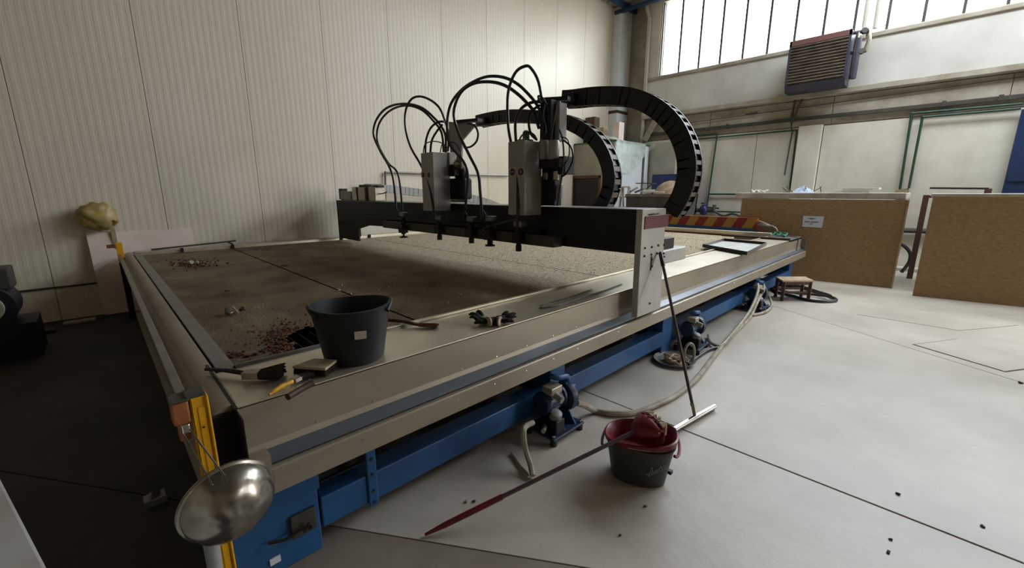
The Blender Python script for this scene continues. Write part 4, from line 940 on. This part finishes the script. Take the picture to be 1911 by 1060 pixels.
# lettering along the bucket side facing the camera
sd = Matrix.Rotation(az, 3, 'Z') @ Vector((0, -1, 0)); 
if sd.dot(bc-Vector((0, 0, 0))) > 0: sd = -sd
xd = Vector((0, 0, 1)).cross(sd).normalized()
def bsurf(px, py):
    d = ray(px, py); o = Vector((0, 0, H)); Ri = Matrix.Rotation(-az, 3, 'Z')
    for i in range(6000):
        p = o+d*(1.5+i*.0003); q = Ri @ (p-bc); k = max(0, min(1, q.z/.22)); a = .148+.032*k; b = .107+.028*k
        if 0 < q.z < .235 and (abs(q.x)/a)**2.5+(abs(q.y)/b)**2.5 < 1: return p
    return None
pA = bsurf(1211, 884); pB = bsurf(1238, 871)
if pA and pB:
    xd = (pB-pA).normalized(); ctr = (pA+pB)/2; ctr = bsurf(1224.5, 877.5) or ctr; nrm = Vector((0, 0, 1)); nrm = (nrm-xd*nrm.dot(xd)).normalized(); nd = xd.cross(nrm).normalized()
    if nd.dot(Vector((0, 0, H))-ctr) < 0: nd = -nd
    M4 = Matrix(((xd.x, nrm.x, nd.x, ctr.x+nd.x*.004), (xd.y, nrm.y, nd.y, ctr.y+nd.y*.004), (xd.z, nrm.z, nd.z, ctr.z+nd.z*.004), (0, 0, 0, 1)))
    text('vileda', .050, 'grey_plastic', mb, M4)
    MB().obox(ctr+nd*.004+nrm*.024-xd*.012, .012, .003, .006, (0, .5, math.atan2(xd.y, xd.x))).build('emblem', 'grey_plastic', mb)
# mop : head in the bucket, handle down to the floor at left
mo = ident('floor_mop', 'red mop resting in the grey bucket with its handle reaching down to the floor', 'mop', loc=(1.6, 1.2, 0))
h0_ = oz(793, 998, .012); hmid = Vector((0, 0, H))+ray(1135, 828)*2.02
d_ = None
rimz = .262; hm = oz(1138, 828, rimz+.02); hd = (hm-h0_).normalized(); htop = hm+hd*.17
P = [h0_.lerp(htop, i/12) for i in range(13)]
MB().tube(P[:5], [.006, .013, .014, .014, .0135], 12).build('grip', 'mop_red', mo, smooth=True, label='dark red lower grip of the handle')
MB().tube(P[4:], .0105, 12).build('handle', 'mop_steel', mo, smooth=True)
hh = htop
dn = Vector((0, 0, 1)); side = hd.cross(dn).normalized(); u3 = side.cross(hd)
c = hh+hd*.045+Vector((0, 0, .005))
Rm = Matrix((hd, side, u3)).transposed()
n2 = 28; rings = []
for (tt, a, b) in ((0, .01, .03), (.02, .03, .05), (.05, .042, .075), (.085, .05, .095), (.10, .045, .09)):
    rings.append([hh+hd*(tt-.02)+side*math.cos(2*math.pi*k/n2)*b+u3*math.sin(2*math.pi*k/n2)*a for k in range(n2)])
loft(rings, True, True).build('mop_plate', 'red_plastic', mo, smooth=True)
m = MB()
for i in range(90):
    t = rng.uniform(0, 2*math.pi); rr = math.sqrt(rng.random()); a = hh+hd*.075+side*math.cos(t)*.095*rr+u3*math.sin(t)*.050*rr
    b = a+hd*rng.uniform(.015, .04)+Vector((0, 0, -.012))+side*rng.uniform(-.01, .01)
    b2 = b+Vector((0, 0, -rng.uniform(.02, .06)))+hd*rng.uniform(-.01, .01)
    m.tube([a, b, b2], .0055, 5)
m.build('mop_strands', 'red_cloth', mo)['kind'] = 'stuff'
m = MB()
for i in range(34):
    t = rng.uniform(-1.6, 1.6); a = hh+hd*.10+side*math.sin(t)*.085+u3*math.cos(t)*.040
    b = a+hd*rng.uniform(.01, .03); m.tube([a, b, b+Vector((0, 0, -rng.uniform(.03, .07)))], .005, 5)
m.build('pale_strands', 'cream_cloth', mo)['kind'] = 'stuff'
# squeegee
sq = ident('floor_squeegee', 'long-handled floor squeegee with a chrome blade leaning on the gantry end plate', 'squeegee', loc=oz(1297, 772, 0))
A = oz(1258, 802, .03); B = oz(1334, 758, .03); Mc = oz(1297, 778, .03)
dAB = (B-A).normalized(); nAB = Vector((-dAB.y, dAB.x, 0))
MB().bar(A, B, .020, .034).build('blade_holder', 'chrome', sq, bev=.004)
MB().bar(A+Vector((0, 0, .0)), B+Vector((0, 0, .0)), .032, .012).build('blade_flange', 'aluminium', sq, bev=.002)
MB().bar(A+Vector((0, 0, -.022)), B+Vector((0, 0, -.022)), .006, .016).build('rubber_blade', 'black_plastic', sq)
top = oy(1232, 470, GY-.02)
d = (top-Mc).normalized()
MB().tube([Mc+Vector((0, 0, .005)), Mc+d*.06+Vector((0, 0, .01)), Mc+d*.09], [.013, .014, .017], 12).build('socket', 'ferrule', sq, smooth=True)
MB().tube([Mc+d*.08, top-d*.10], .0115, 12).build('handle', 'mop_steel', sq, smooth=True)
MB().tube([top-d*.12, top-d*.01, top], [.016, .015, .007], 12).build('grip', 'black_plastic', sq, smooth=True)
# small litter on the floor
for k, (x, y, r) in enumerate(((1158, 998, .006), (1676, 921, .008), (1662, 1006, .006), (1658, 1030, .007), (1834, 982, .007), (1905, 714, .012), (1205, 944, .007), (871, 935, .008), (885, 935, .007))):
    p = oz(x, y, r*.6); o = MB().obox(p, r*2.4, r*1.6, r*1.2, (.2, .3, k)).build('pebble', 'pipe_dark' if k != 7 else 'ferrule', bev=r*.3); tag(o, ['dark crumb on the floor straight below the mop bucket', 'dark crumb on the floor right of the long joint', 'upper dark crumb of the two near the lower right', 'lower dark crumb of the two near the lower right', 'dark crumb near the lower right edge', 'dark crumb right of the floor hatch', 'small brown crumb by the front of the mop bucket', 'pale pebble above the red mop grip', 'dark pebble above the red mop grip'][k], 'crumb')

# ================================================================== STOOL AND BLACK HOSE COIL
st = ident('stool', 'small low wooden stool with a pale top near the far end of the table', 'stool', loc=oz(1482, 558, 0))
f1, f2, f3, f4 = oz(1449, 556), oz(1463, 563), oz(1509, 564), oz(1494, 558)
hS = None
for z in np.arange(.2, .5, .01):
    if oz(1463, 524, float(z)).x <= f2.x: hS = float(z); break
hS = .31
tops = [oz(1447, 516, hS), oz(1461, 523.5, hS), oz(1519, 523.5, hS), oz(1503, 516, hS)]
vs = [p+Vector((0, 0, z)) for z in (-.022, 0) for p in tops]
MB().add(vs, [(3, 2, 1, 0), (4, 5, 6, 7), (0, 1, 5, 4), (1, 2, 6, 5), (2, 3, 7, 6), (3, 0, 4, 7)]).build('seat', 'wood_pale', st)
cc = sum(tops, Vector())/4; ff = [cc+(p-cc)*.86 for p in tops]
for p in ff: MB().bar(Vector((p.x, p.y, 0)), Vector((p.x, p.y, hS-.022)), .04, .04, (1, 0, 0)).build('leg', 'wood_dark', st, bev=.003)
for i in range(4):
    a, b = ff[i], ff[(i+1) % 4]; MB().bar(Vector((a.x, a.y, hS-.045)), Vector((b.x, b.y, hS-.045)), .02, .045).build('apron', 'wood_dark', st)
    if i in (1, 3): MB().bar(Vector((a.x, a.y, .13)), Vector((b.x, b.y, .13)), .02, .03).build('stretcher', 'wood_dark', st)
ce_ = (oz(1450, 540)+oz(1562, 562))/2
P = [oz(x, y, .025) for x, y in ((1440, 530), (1470, 533), (1500, 538), (1530, 547), (1556, 556), (1558, 561), (1530, 562), (1500, 558), (1475, 551), (1450, 545), (1440, 538))]
hose('coiled_hose', P, .022, 'rubber_hose', 'thick black hose coiled on the floor around the stool')
hose('coiled_hose', [p+Vector((-.08, .03, .04)) for p in P[:5]]+[oz(1510, 549, .03), oz(1470, 545, .03), oz(1445, 536, .03)], .018, 'rubber_hose', 'inner turn of the thick black hose under the stool')

# ================================================================== BENCHES AND OSB SHEETS
def osb(label, p0, p1, h, nm='osb_sheet'):
    t = ident(nm, label, 'board', loc=(p0+p1)/2); d = (p1-p0).normalized(); nr = Vector((0, 0, 1)).cross(d)
    if nr.x < 0: nr = -nr
    MB().add([p+Vector((0, 0, z))+nr*o for o in (0, .018) for p, z in ((p0, 0), (p1, 0), (p1, h), (p0, h))], [(0, 1, 2, 3), (7, 6, 5, 4), (0, 4, 5, 1), (1, 5, 6, 2), (2, 6, 7, 3), (3, 7, 4, 0)]).build('sheet', 'osb', t)
    return t, d, nr
o1, d1, n1 = osb('large brown particle board sheet with a paper notice, left of the gap between the benches', Vector((9.27, .42, 0)), Vector((8.90, 2.75, 0)), 1.44)
MB().bar(Vector((9.265, .415, 0)), Vector((9.265, .415, 1.44)), .022, .010, (1, 0, 0)).build('edge', 'wood_pale', o1)
def pnt(px, py, off=.0):
    d = ray(px, py); o = Vector((0, 0, H)); p0 = Vector((9.27, .42, 0))-n1*off; return o+d*((p0-o).dot(n1)/d.dot(n1))
q = [pnt(x, y, .001) for x, y in ((1499, 403), (1538, 404), (1534, 425), (1497, 423))]; q2 = [pnt(x, y, .004) for x, y in ((1499, 403), (1538, 404), (1534, 425), (1497, 423))]
pp = MB().add(q+q2, [(0, 1, 2, 3), (7, 6, 5, 4), (0, 4, 5, 1), (1, 5, 6, 2), (2, 6, 7, 3), (3, 7, 4, 0)]).build('paper_notice', 'paper'); tag(pp, 'white paper notice with dark text lines fixed to the particle board sheet', 'notice')
for (x0, x1, y) in ((1507, 1523, 407.5), (1511, 1519, 408.5), (1501, 1511, 413.8), (1512.5, 1527, 414.4), (1510, 1517, 417.8)):
    a, b = pnt(x0, y, .0052), pnt(x1, y+.2, .0052); MB().bar(a, b, .001, .012 if y > 413 and y < 415 else .008).build('text_line', 'ink', pp)
a, b = pnt(1534.6, 410, .006), pnt(1534.6, 415, .006); MB().bar(a, b, .02, .004, n1).build('tape', 'white_board', pp)
o2, d2, n2_ = osb('large brown particle board sheet cut off by the right edge of the picture', Vector((8.82, .14, 0)), Vector((9.12, -1.55, 0)), 1.50)
def bench(label, x0, x1, y0, y1, z1, th, legs):
    t = ident('workbench', label, 'bench', loc=((x0+x1)/2, (y0+y1)/2, 0))
    MB().box(x0, x1, y0, y1, z1-th, z1).build('bench_top', 'bench_white', t, bev=.01)
    for x, y in legs: MB().box(x, x+.07, y, y+.09, 0, z1-th).build('leg', 'white_board', t, bev=.004)
    MB().box(x0+.1, x0+.16, y0+.1, y1-.15, .3, .4).build('rail', 'white_board', t)
    return t
bench('tall white bench behind the particle board sheet with the notice', 9.42, 10.5, .46, 3.05, 1.555, .105, ((9.48, 2.72), (9.48, .5), (10.35, 2.72), (10.35, .5)))
bench('tall white-topped bench behind the right-hand particle board sheet', 9.20, 10.4, -2.2, .17, 1.545, .06, ((9.25, .05), (9.25, -2.1), (10.3, .05), (10.3, -2.1)))
MB_ = lambda: MB()
# things on the first bench (all rest on z = 1.555)
BZ = 1.556
def bp_(px, x): return ox(px, 360, x).y
t = ident('cloth_heap', 'crumpled pale blue cloth heap on the first bench', 'cloth', loc=(9.75, bp_(1498, 9.75), BZ))
yc = bp_(1498, 9.75); m = MB(); nn = 18
vs = []; 
for i in range(nn+1):
    for j in range(nn+1):
        u, w = i/nn*2-1, j/nn*2-1; r = math.hypot(u, w); hgt = max(0, 1-r**1.6)*.15*(.75+.6*MN.noise(Vector((u*3, w*3, 1))))
        vs.append((9.75+u*.16, yc+w*.19, BZ+max(.002, hgt)))
m.add(vs, [(i*(nn+1)+j, (i+1)*(nn+1)+j, (i+1)*(nn+1)+j+1, i*(nn+1)+j+1) for i in range(nn) for j in range(nn)]).build('cloth', 'cloth_blue', t, smooth=True)
m = MB()
for k in range(9):
    a = Vector((9.7+rng.uniform(-.1, .1), yc+rng.uniform(-.30, .25), BZ+.01)); m.tube([a, a+Vector((rng.uniform(-.1, .1), rng.uniform(-.14, .14), rng.uniform(.0, .13)))], .007, 5)
tag(m.build('twig_bundle', 'twig'), 'bundle of thin brown sticks around the pale blue cloth heap', 'sticks')['kind'] = 'stuff'
y1_, y0_ = bp_(1555, 9.7), bp_(1640, 9.7)
tag(MB().box(9.62, 9.95, y0_+.12, y1_, BZ, BZ+.055).build('foam_board', 'white_board', bev=.004), 'lower white board of the small stack on the first bench', 'board')
tag(MB().box(9.60, 9.97, y0_+.0, y1_-.14, BZ+.056, BZ+.085).build('foam_board', 'white_board', bev=.004), 'upper white board of the small stack on the first bench', 'board')
yy = bp_(1683, 9.6); tag(MB().box(9.5, 9.62, yy-.09, yy+.08, BZ, BZ+.05).build('wood_offcut', 'wood_pale', bev=.003), 'small wooden offcut at the right end of the first bench', 'offcut')
yy = bp_(1413, 9.8); m = MB()
for k in range(7):
    a = Vector((9.75+rng.uniform(-.05, .1), yy+rng.uniform(-.12, .12), BZ+.01)); m.tube(spline([a, a+Vector((.05, rng.uniform(-.1, .1), rng.uniform(.02, .05))), a+Vector((.02, rng.uniform(-.12, .12), .0))]), .012, 5)
tag(m.build('rag_pile', 'bench_white'), 'small pile of pale rags at the left end of the first bench', 'rags')['kind'] = 'stuff'
# black bar and dark red post behind the second bench
rk = ident('steel_rack', 'low rack with a black top bar and a dark red post behind the gap', 'rack', loc=(10.6, .0, 0))
A = ox(1735, 351, 10.6); B = ox(1845, 352, 10.6)
MB().bar(A, B, .06, .03).build('top_bar', 'black_steel', rk)
p = ox(1729, 364, 10.6); q_ = ox(1725, 415, 10.6)
MB().box(10.57, 10.64, p.y-.04, p.y+.04, 0, p.z).build('post', 'rust_band', rk)
MB().box(10.57, 10.64, B.y-.04, B.y+.04, 0, B.z).build('post', 'rust_band', rk)
MB().bar(Vector((10.6, p.y, p.z-.03)), Vector((10.6, B.y, p.z-.03)), .05, .04).build('rail', 'rust_band', rk)
tag(MB().tube(spline([(11.1, .95, .62), (11.1, .55, .60), (11.1, .35, .45), (11.1, .32, .25), (11.15, .4, .03)]), .03, 8).build('black_hose', 'rubber_hose', smooth=True), 'black hose curving down in the gap between the benches', 'hose')

# ================================================================== HEATER
he = ident('unit_heater', 'brown louvred unit heater hanging on the wall over the window sill', 'heater', loc=(11.3, 2.25, 3.75))
hx = 10.95; hy0, hy1, hz0, hz1 = 1.76, 2.80, 3.78, 4.64
MB().box(hx+.03, hx+.42, hy0, hy1, hz0-.03, hz1).build('casing', 'heater_case', he, bev=.01)
MB().box(hx-.01, hx+.03, hy0, hy1, hz1-.10, hz1+.01).build('top_rail', 'heater_red', he, bev=.004)
MB().box(hx-.01, hx+.03, hy1-.04, hy1, hz0, hz1).build('side_rail', 'heater_case', he)
MB().box(hx-.01, hx+.03, hy0, hy0+.04, hz0, hz1).build('side_rail', 'heater_case', he)
nl = 13
for k in range(nl):
    z = hz0+.04+(hz1-.13-hz0-.04)*k/(nl-1)
    MB().obox((hx+.008, (hy0+hy1)/2, z), .045, hy1-hy0-.08, .012, (0, math.radians(38), 0)).build('slat', 'heater_fin', he)
    
MB().add([(x, y, z) for y in (hy0, hy1) for x, z in ((hx-.01, hz0), (hx+.06, hz0-.13), (hx+.42, hz0-.13), (hx+.42, hz0-.02), (hx+.03, hz0))], [(0, 1, 2, 3, 4), (9, 8, 7, 6, 5)]+[(i, (i+1) % 5, 5+(i+1) % 5, 5+i) for i in range(5)]).build('lower_duct', 'heater_case', he, bev=.006)
MB().tube([(hx+.15, hy0-.09, hz0-.02), (hx+.15, hy0-.09, hz1-.15)], .06, 14).build('header_pipe', 'heater_case', he, smooth=True)
MB().tube([(hx+.12, hy0-.07, hz0+.02), (hx+.12, hy0-.07, hz1-.05)], .03, 12).build('header_pipe', 'aluminium', he, smooth=True)
for z in (hz1-.02, hz1-.38):
    MB().tube([(hx+.2, hy0, z), (hx+.25, hy0-.22, z)], .035, 10).build('pipe_stub', 'pipe_dark', he, smooth=True)
    MB().ell((hx+.22, hy0-.15, z), .06, .06, .06, 10, 8).build('valve', 'pipe_dark', he, smooth=True)
    MB().lathe([(0, 0), (.05, 0), (.05, .015), (0, .015)], (hx+.12, hy0-.18, z-.02), 12, (-1, 0, .2)).build('valve_wheel', 'pipe_dark', he)
MB().tube([(hx+.3, hy0-.2, hz1-.38), (hx+.3, hy0-.24, hz1-.2), (hx+.3, hy0-.2, hz1-.02)], .045, 10).build('elbow', 'ferrule', he, smooth=True)
for dy, r, lab in ((.13, .045, 'left of the two pale pipes rising from the heater past the window'), (.30, .042, 'right of the two pale pipes rising from the heater past the window')):
    tag(MB().tube([(hx+.28, hy0-dy, hz1-.0), (hx+.30, hy0-dy+.02, CZ)], r, 12).build('riser_pipe', 'pale_pipe', smooth=True), lab, 'pipe')
for y in (2.0, 2.6): MB().box(hx+.4, WR, y-.02, y+.02, 3.80, 3.84).build('wall_bracket', 'pipe_dark', he)

# ================================================================== OFFICE BOX AND CORNER CLUTTER
of = ident('office_cabin', 'partition cabin with a dark doorway in the far corner', 'cabin', loc=(10.7, 6.8, 0))
OX0 = 9.8; OY = 6.2; OZ = 2.84
a = ox(1068, 330, OX0); b = ox(1121, 330, OX0); dz = a.z
MB().box(OX0, OX0+.08, OY, b.y, 0, OZ).build('front_panel', 'office_wall', of)
MB().box(OX0, OX0+.08, a.y, 7.48, 0, OZ).build('front_panel', 'office_wall', of)
MB().box(OX0, OX0+.08, b.y, a.y, dz, OZ).build('front_panel', 'office_wall', of)
MB().box(OX0-.02, OX0+.02, b.y-.0, b.y+.05, 0, dz).build('door_frame', 'frame_brown', of)
MB().box(OX0-.02, OX0+.02, a.y-.05, a.y, 0, dz).build('door_frame', 'frame_brown', of)
MB().box(OX0-.02, OX0+.02, b.y, a.y, dz-.05, dz+.02).build('door_frame', 'frame_brown', of)
MB().box(OX0+.02, OX0+.05, b.y+.05, a.y-.05, 0, dz-.05).build('door_leaf', 'door_brown', of)
MB().box(OX0, 11.55, OY-.04, OY, 0, OZ).build('side_panel', 'office_white', of)  # whiter than the front, its stronger light put into the colour
MB().box(OX0-.02, 11.56, OY-.06, 7.48, OZ, OZ+.04).build('roof_edge', 'green_edge', of)
MB().box(11.2, 11.3, OY-.06, OY-.04, 0, OZ).build('corner_strip', 'steel_grey', of)
# plastic film
nn = 26; vs = []
for i in range(nn+1):
    for j in range(nn+1):
        u, w = i/nn, j/nn
        x = 9.75+1.5*u; s = w*1.9
        top_h = OZ+.05+.28*math.exp(-((u-.25)/.22)**2)*(1-min(1, s/.8))
        if s < .8: y = 6.95-s; z = top_h+.05*MN.noise(Vector((u*6, w*8, 0)))
        else: y = OY-.06-.03-.03*abs(MN.noise(Vector((u*7, w*3, 5)))); z = OZ+.05-(s-.8)*(.75 if u < .5 else .75-.9*(u-.5))+.03*MN.noise(Vector((u*6, w*6, 0)))
        if s >= .8: z = min(z, OZ+.04)
        y += .05*MN.noise(Vector((u*11, w*9, 2))) if s < .8 else .0
        vs.append((x, y, max(z, OZ+.045) if s < .8 else z))
tag(MB().add(vs, [(i*(nn+1)+j, (i+1)*(nn+1)+j, (i+1)*(nn+1)+j+1, i*(nn+1)+j+1) for i in range(nn) for j in range(nn)]).build('plastic_film', 'plastic_film', smooth=True), 'crumpled translucent greenish plastic film draped over the cabin corner', 'film')
for k, (px, py, w, mat) in enumerate(((1092, 220, .16, 'twig'), (1120, 238, .12, 'wood_pale'), (1150, 228, .10, 'pink_board'), (1075, 250, .14, 'twig'))):
    p = ox(px, py, 10.2); z1 = max(p.z, OZ+.12); tag(MB().box(10.2, 10.45, max(6.2, min(7.44, p.y+w)-2*w), min(7.44, p.y+w), OZ+.041, z1).build('cardboard_box', mat, bev=.01), ['brown box on the cabin roof at the left end of the film', 'pale wooden box half under the film', 'pinkish box on the cabin roof by the white column', 'low brown box at the left of the cabin roof'][k], 'box')
# stepladder
sl = ident('stepladder', 'white stepladder standing in front of the cabin corner', 'ladder', loc=(9.2, 5.6, 0))
L0 = ox(1148, 392, 9.2); L1 = ox(1164, 392, 9.2); Lt = ox(1150, 350, 9.2).z; yl, yr = L0.y, L1.y
for y, dy in ((yl, -.03), (yr, .03)):
    MB().bar((9.2, y, 0), (9.42, y+dy, Lt), .03, .05).build('stile', 'white_board', sl); MB().bar((9.75, y, 0), (9.46, y+dy, Lt), .03, .04).build('back_leg', 'white_board', sl)
for k in range(6):
    z = .25*k+.2; f = z/Lt; MB().box(9.2+.22*f-.05, 9.2+.22*f+.05, yr, yl, z-.015, z+.015).build('step', 'white_board', sl)
MB().box(9.38, 9.5, yr-.02, yl+.02, Lt, Lt+.03).build('top_step', 'white_board', sl)
# skip with junk
sk = ident('scrap_skip', 'grey steel skip heaped with scrap left of the green pipe', 'skip', loc=(9.4, 4.3, 0))
A = ox(1168, 362, 9.2); B = ox(1262, 358, 9.2); zt = A.z
MB().add([(x, y, z) for y in (B.y, A.y) for x, z in ((9.2, zt), (9.42, .3), (10.2, .3), (10.4, zt), (10.34, zt), (10.15, .36), (9.47, .36), (9.26, zt))], [(0, 1, 2, 3, 4, 5, 6, 7), (15, 14, 13, 12, 11, 10, 9, 8)]+[(i, (i+1) % 8, 8+(i+1) % 8, 8+i) for i in range(8)]).build('skip_body', 'skip_grey', sk)
MB().box(9.17, 9.22, B.y, A.y, zt-.06, zt).build('skip_rim', 'steel_grey', sk)
for y in (A.y-.02, B.y): MB().add([(x, yy, z) for yy in (y, y+.02) for x, z in ((9.2, zt), (9.42, .3), (10.2, .3), (10.4, zt))], [(0, 1, 2, 3), (7, 6, 5, 4)]+[(i, (i+1) % 4, 4+(i+1) % 4, 4+i) for i in range(4)]).build('skip_side', 'skip_grey', sk)
for y in (A.y-.2, B.y+.2): MB().box(9.4, 10.2, y-.05, y+.05, 0, .3).build('skid', 'black_steel', sk)
MB().box(9.25, 10.3, B.y+.02, A.y-.03, zt-.12, zt-.03).build('load', 'bench_white', sk)
p = ox(1247, 350, 9.7); t = MB().lathe([(0, 0), (.32, 0), (.34, .03), (.30, .06), (.05, .11), (0, .11)], (9.7, p.y, zt-.0), 24, (-.8, 0, .45)).build('round_lid', 'wood_pale', smooth=True); tag(t, 'pale round lid propped on the scrap in the skip', 'lid')
tag(MB().bar(ox(1190, 342, 9.6), ox(1221, 342, 9.6), .2, .02).bar(ox(1218, 342, 9.6), ox(1205, 354, 9.6), .03, .02).build('bent_bar', 'pipe_dark'), 'dark bent bar sticking out of the skip load', 'bar')
for k, (x0, y0, x1, y1_) in enumerate(((1176, 358, 1190, 350), (1185, 359, 1200, 353), (1200, 356, 1222, 355), (1195, 357, 1240, 358))):
    tag(MB().bar(ox(x0, y0, 9.35), ox(x1, y1_, 9.5), .05, .04).build('scrap_strip', ['steel_grey', 'pipe_dark', 'white_board', 'white_board'][k]), ['grey strip at the left end of the skip load', 'dark strip beside the grey one in the skip', 'short white strip in the skip', 'long white strip across the skip'][k], 'scrap')
sb = MB().box(11.30, 11.38, ox(1262, 345, 11.3).y-.5, ox(1216, 345, 11.3).y, .6, 2.05).build('blue_panel', 'valve_blue'); tag(sb, 'dark blue panel standing against the wall behind the skip', 'panel')
gp = MB().box(11.45, 11.58, ox(1262, 300, 11.5).y, ox(1222, 300, 11.5).y, 2.05, ox(1222, 268, 11.5).z).build('grey_board', 'office_wall', bev=.004); tag(gp, 'flat grey board fixed to the wall beside the cabin', 'board')
# blue valves on the low pipe
vv = ident('valve_set', 'pair of dark blue valves on a dark pipe under the green pipes', 'valve', loc=(11.4, 4.9, .9))
for px in (1293, 1313):
    p = ox(px, 392, 11.4); MB().ell(p, .11, .11, .14, 12, 8).build('valve_body', 'valve_blue', vv, smooth=True); MB().lathe([(0, 0), (.08, 0), (.08, .03), (0, .03)], p+Vector((0, 0, .16)), 12).build('valve_wheel', 'valve_blue', vv)
MB().tube([ox(1282, 392, 11.4), ox(1332, 393, 11.4), ox(1333, 382, 11.4)], .05, 10).build('pipe', 'pipe_dark', vv, smooth=True)
p = ox(1287, 392, 11.35); MB().ell(p, .10, .09, .09, 10, 8).build('white_cap', 'white_board', vv, smooth=True)
MB().tube(spline([ox(1332, 393, 11.4), ox(1350, 403, 11.4), ox(1365, 399, 11.4), ox(1378, 402, 11.4), ox(1384, 408, 11.4)]), .03, 6).build('pipe_bend', 'pipe_dark', vv, smooth=True)

# ================================================================== LEFT BACKGROUND
lb = ident('leaning_board', 'large pinkish white board leaning on the wall behind the left end of the table', 'board', loc=(.6, 7.35, 0))
q = [oy(195, 588, 7.30), oy(160, 435, 7.44), oy(359, 426, 7.44)]; q.append(Vector((q[2].x, 7.30, q[0].z)))
q[0].z = max(q[0].z, .0); q[3].z = q[0].z
MB().add([p+Vector((0, o, 0)) for o in (0, .02) for p in q], [(0, 1, 2, 3), (7, 6, 5, 4), (0, 4, 5, 1), (1, 5, 6, 2), (2, 6, 7, 3), (3, 7, 4, 0)]).build('sheet', 'pink_board', lb)
p = oy(184, 404, 7.36); bgm = MB().ell(p, .19, .12, .17, 40, 28)
for v in bgm.v:
    r = v-p; k = 1+.22*MN.noise(r*9)+.10*MN.noise(r*24); v.x, v.y, v.z = p.x+r.x*k, min(7.485, p.y+r.y*k), p.z+r.z*k
bgm.v = [Vector(v) for v in bgm.v]; ob = ident('plastic_bag', 'crumpled yellowish plastic bag sitting above the leaning board', 'bag', loc=p)
bgm.build('bag_body', 'bag', ob, smooth=True); MB().tube([oy(208, 414, 7.3), oy(214, 420, 7.28), oy(217, 412, 7.28)], [.03, .012, .03], 10).build('knot', 'bag', ob, smooth=True)
pz = oy(209, 424, 7.36); tag(MB().box(pz.x-.02, pz.x+.025, 7.41, 7.45, 0, pz.z+.03).build('wooden_post', 'wood_pale'), 'wooden post end showing between the bag and the leaning board', 'post')
# drum machine at the left edge
dm = ident('cable_drum', 'dark drum-shaped machine with a pale round face at the left edge of the picture', 'drum', loc=(-.85, 6.2, 0))
c = oy(-25, 570, 6.2); rr = oy(38, 560, 6.2).x-c.x
MB().cyl((c.x, 6.0, c.z), (c.x, 6.4, c.z), rr, 32).build('drum', 'black_plastic', dm, bev=.01)
MB().cyl((c.x, 5.96, c.z), (c.x, 6.0, c.z), rr*.62, 32).build('round_face', 'office_wall', dm, bev=.008)
p = oy(22, 508, 6.2); MB().box(c.x, p.x, 6.05, 6.35, c.z+rr*.7, p.z+.06).build('top_block', 'pipe_dark', dm, bev=.015)
MB().box(c.x-.3, c.x+.3, 5.95, 6.45, 0, max(.05, c.z-rr*.8)).build('drum_base', 'black_steel', dm)
# low items on the dark floor
for k, (x, y, w) in enumerate(((150, 603, .14), (75, 623, .12))):
    p = oz(x, y, 0); tag(MB().box(p.x-w, p.x+w, p.y-.06, p.y+.06, 0.0, .04).build('floor_scrap', 'ferrule' if k == 0 else 'pipe_dark', bev=.01), ['pale flat scrap on the dark floor at the foot of the wall', 'darker flat scrap on the floor beside the drum machine'][k], 'scrap')
p = oz(285, 905, .1); tag(MB().obox((p.x, p.y, .05), .05, .02, .02, (0, .4, .6)).obox((p.x, p.y, .02), .09, .07, .04).build('small_fitting', 'steel_grey', bev=.004), 'small dull metal fitting on the dark floor left of the lamp', 'fitting')
# rail and drop pipe on the left wall
run('wall_rail', [oy(719, 375, 7.44), oy(719, 322, 7.44), oy(950, 328, 7.44)], .02, 'steel_grey', 'thin grey pipe running along the panelled wall behind the heads', 'pipe')
# grey cabinet cut off by the lower left corner
gc = ident('control_cabinet', 'plain grey cabinet top cut off by the lower left corner of the picture', 'cabinet', loc=(-.3, .8, 0))
zc = .78; A = oz(0, 893, zc); B = oz(88, 1062, zc); dAB = (B-A).normalized(); pn_ = Vector((-dAB.y, dAB.x, 0))
if pn_.x > 0: pn_ = -pn_
A2 = A-dAB*.12; B2 = B+dAB*.25
base = [A2, B2, B2+pn_*.5, A2+pn_*.5]
MB().add([Vector((p.x, p.y, z)) for z in (0, zc-.02) for p in base], [(3, 2, 1, 0), (4, 5, 6, 7), (0, 1, 5, 4), (1, 2, 6, 5), (2, 3, 7, 6), (3, 0, 4, 7)]).build('cabinet_body', 'plate_paint', gc, bev=.01)
MB().add([Vector((p.x, p.y, z)) for z in (zc-.02, zc) for p in base], [(3, 2, 1, 0), (4, 5, 6, 7), (0, 1, 5, 4), (1, 2, 6, 5), (2, 3, 7, 6), (3, 0, 4, 7)]).build('cabinet_top', 'plate_paint', gc, bev=.005)
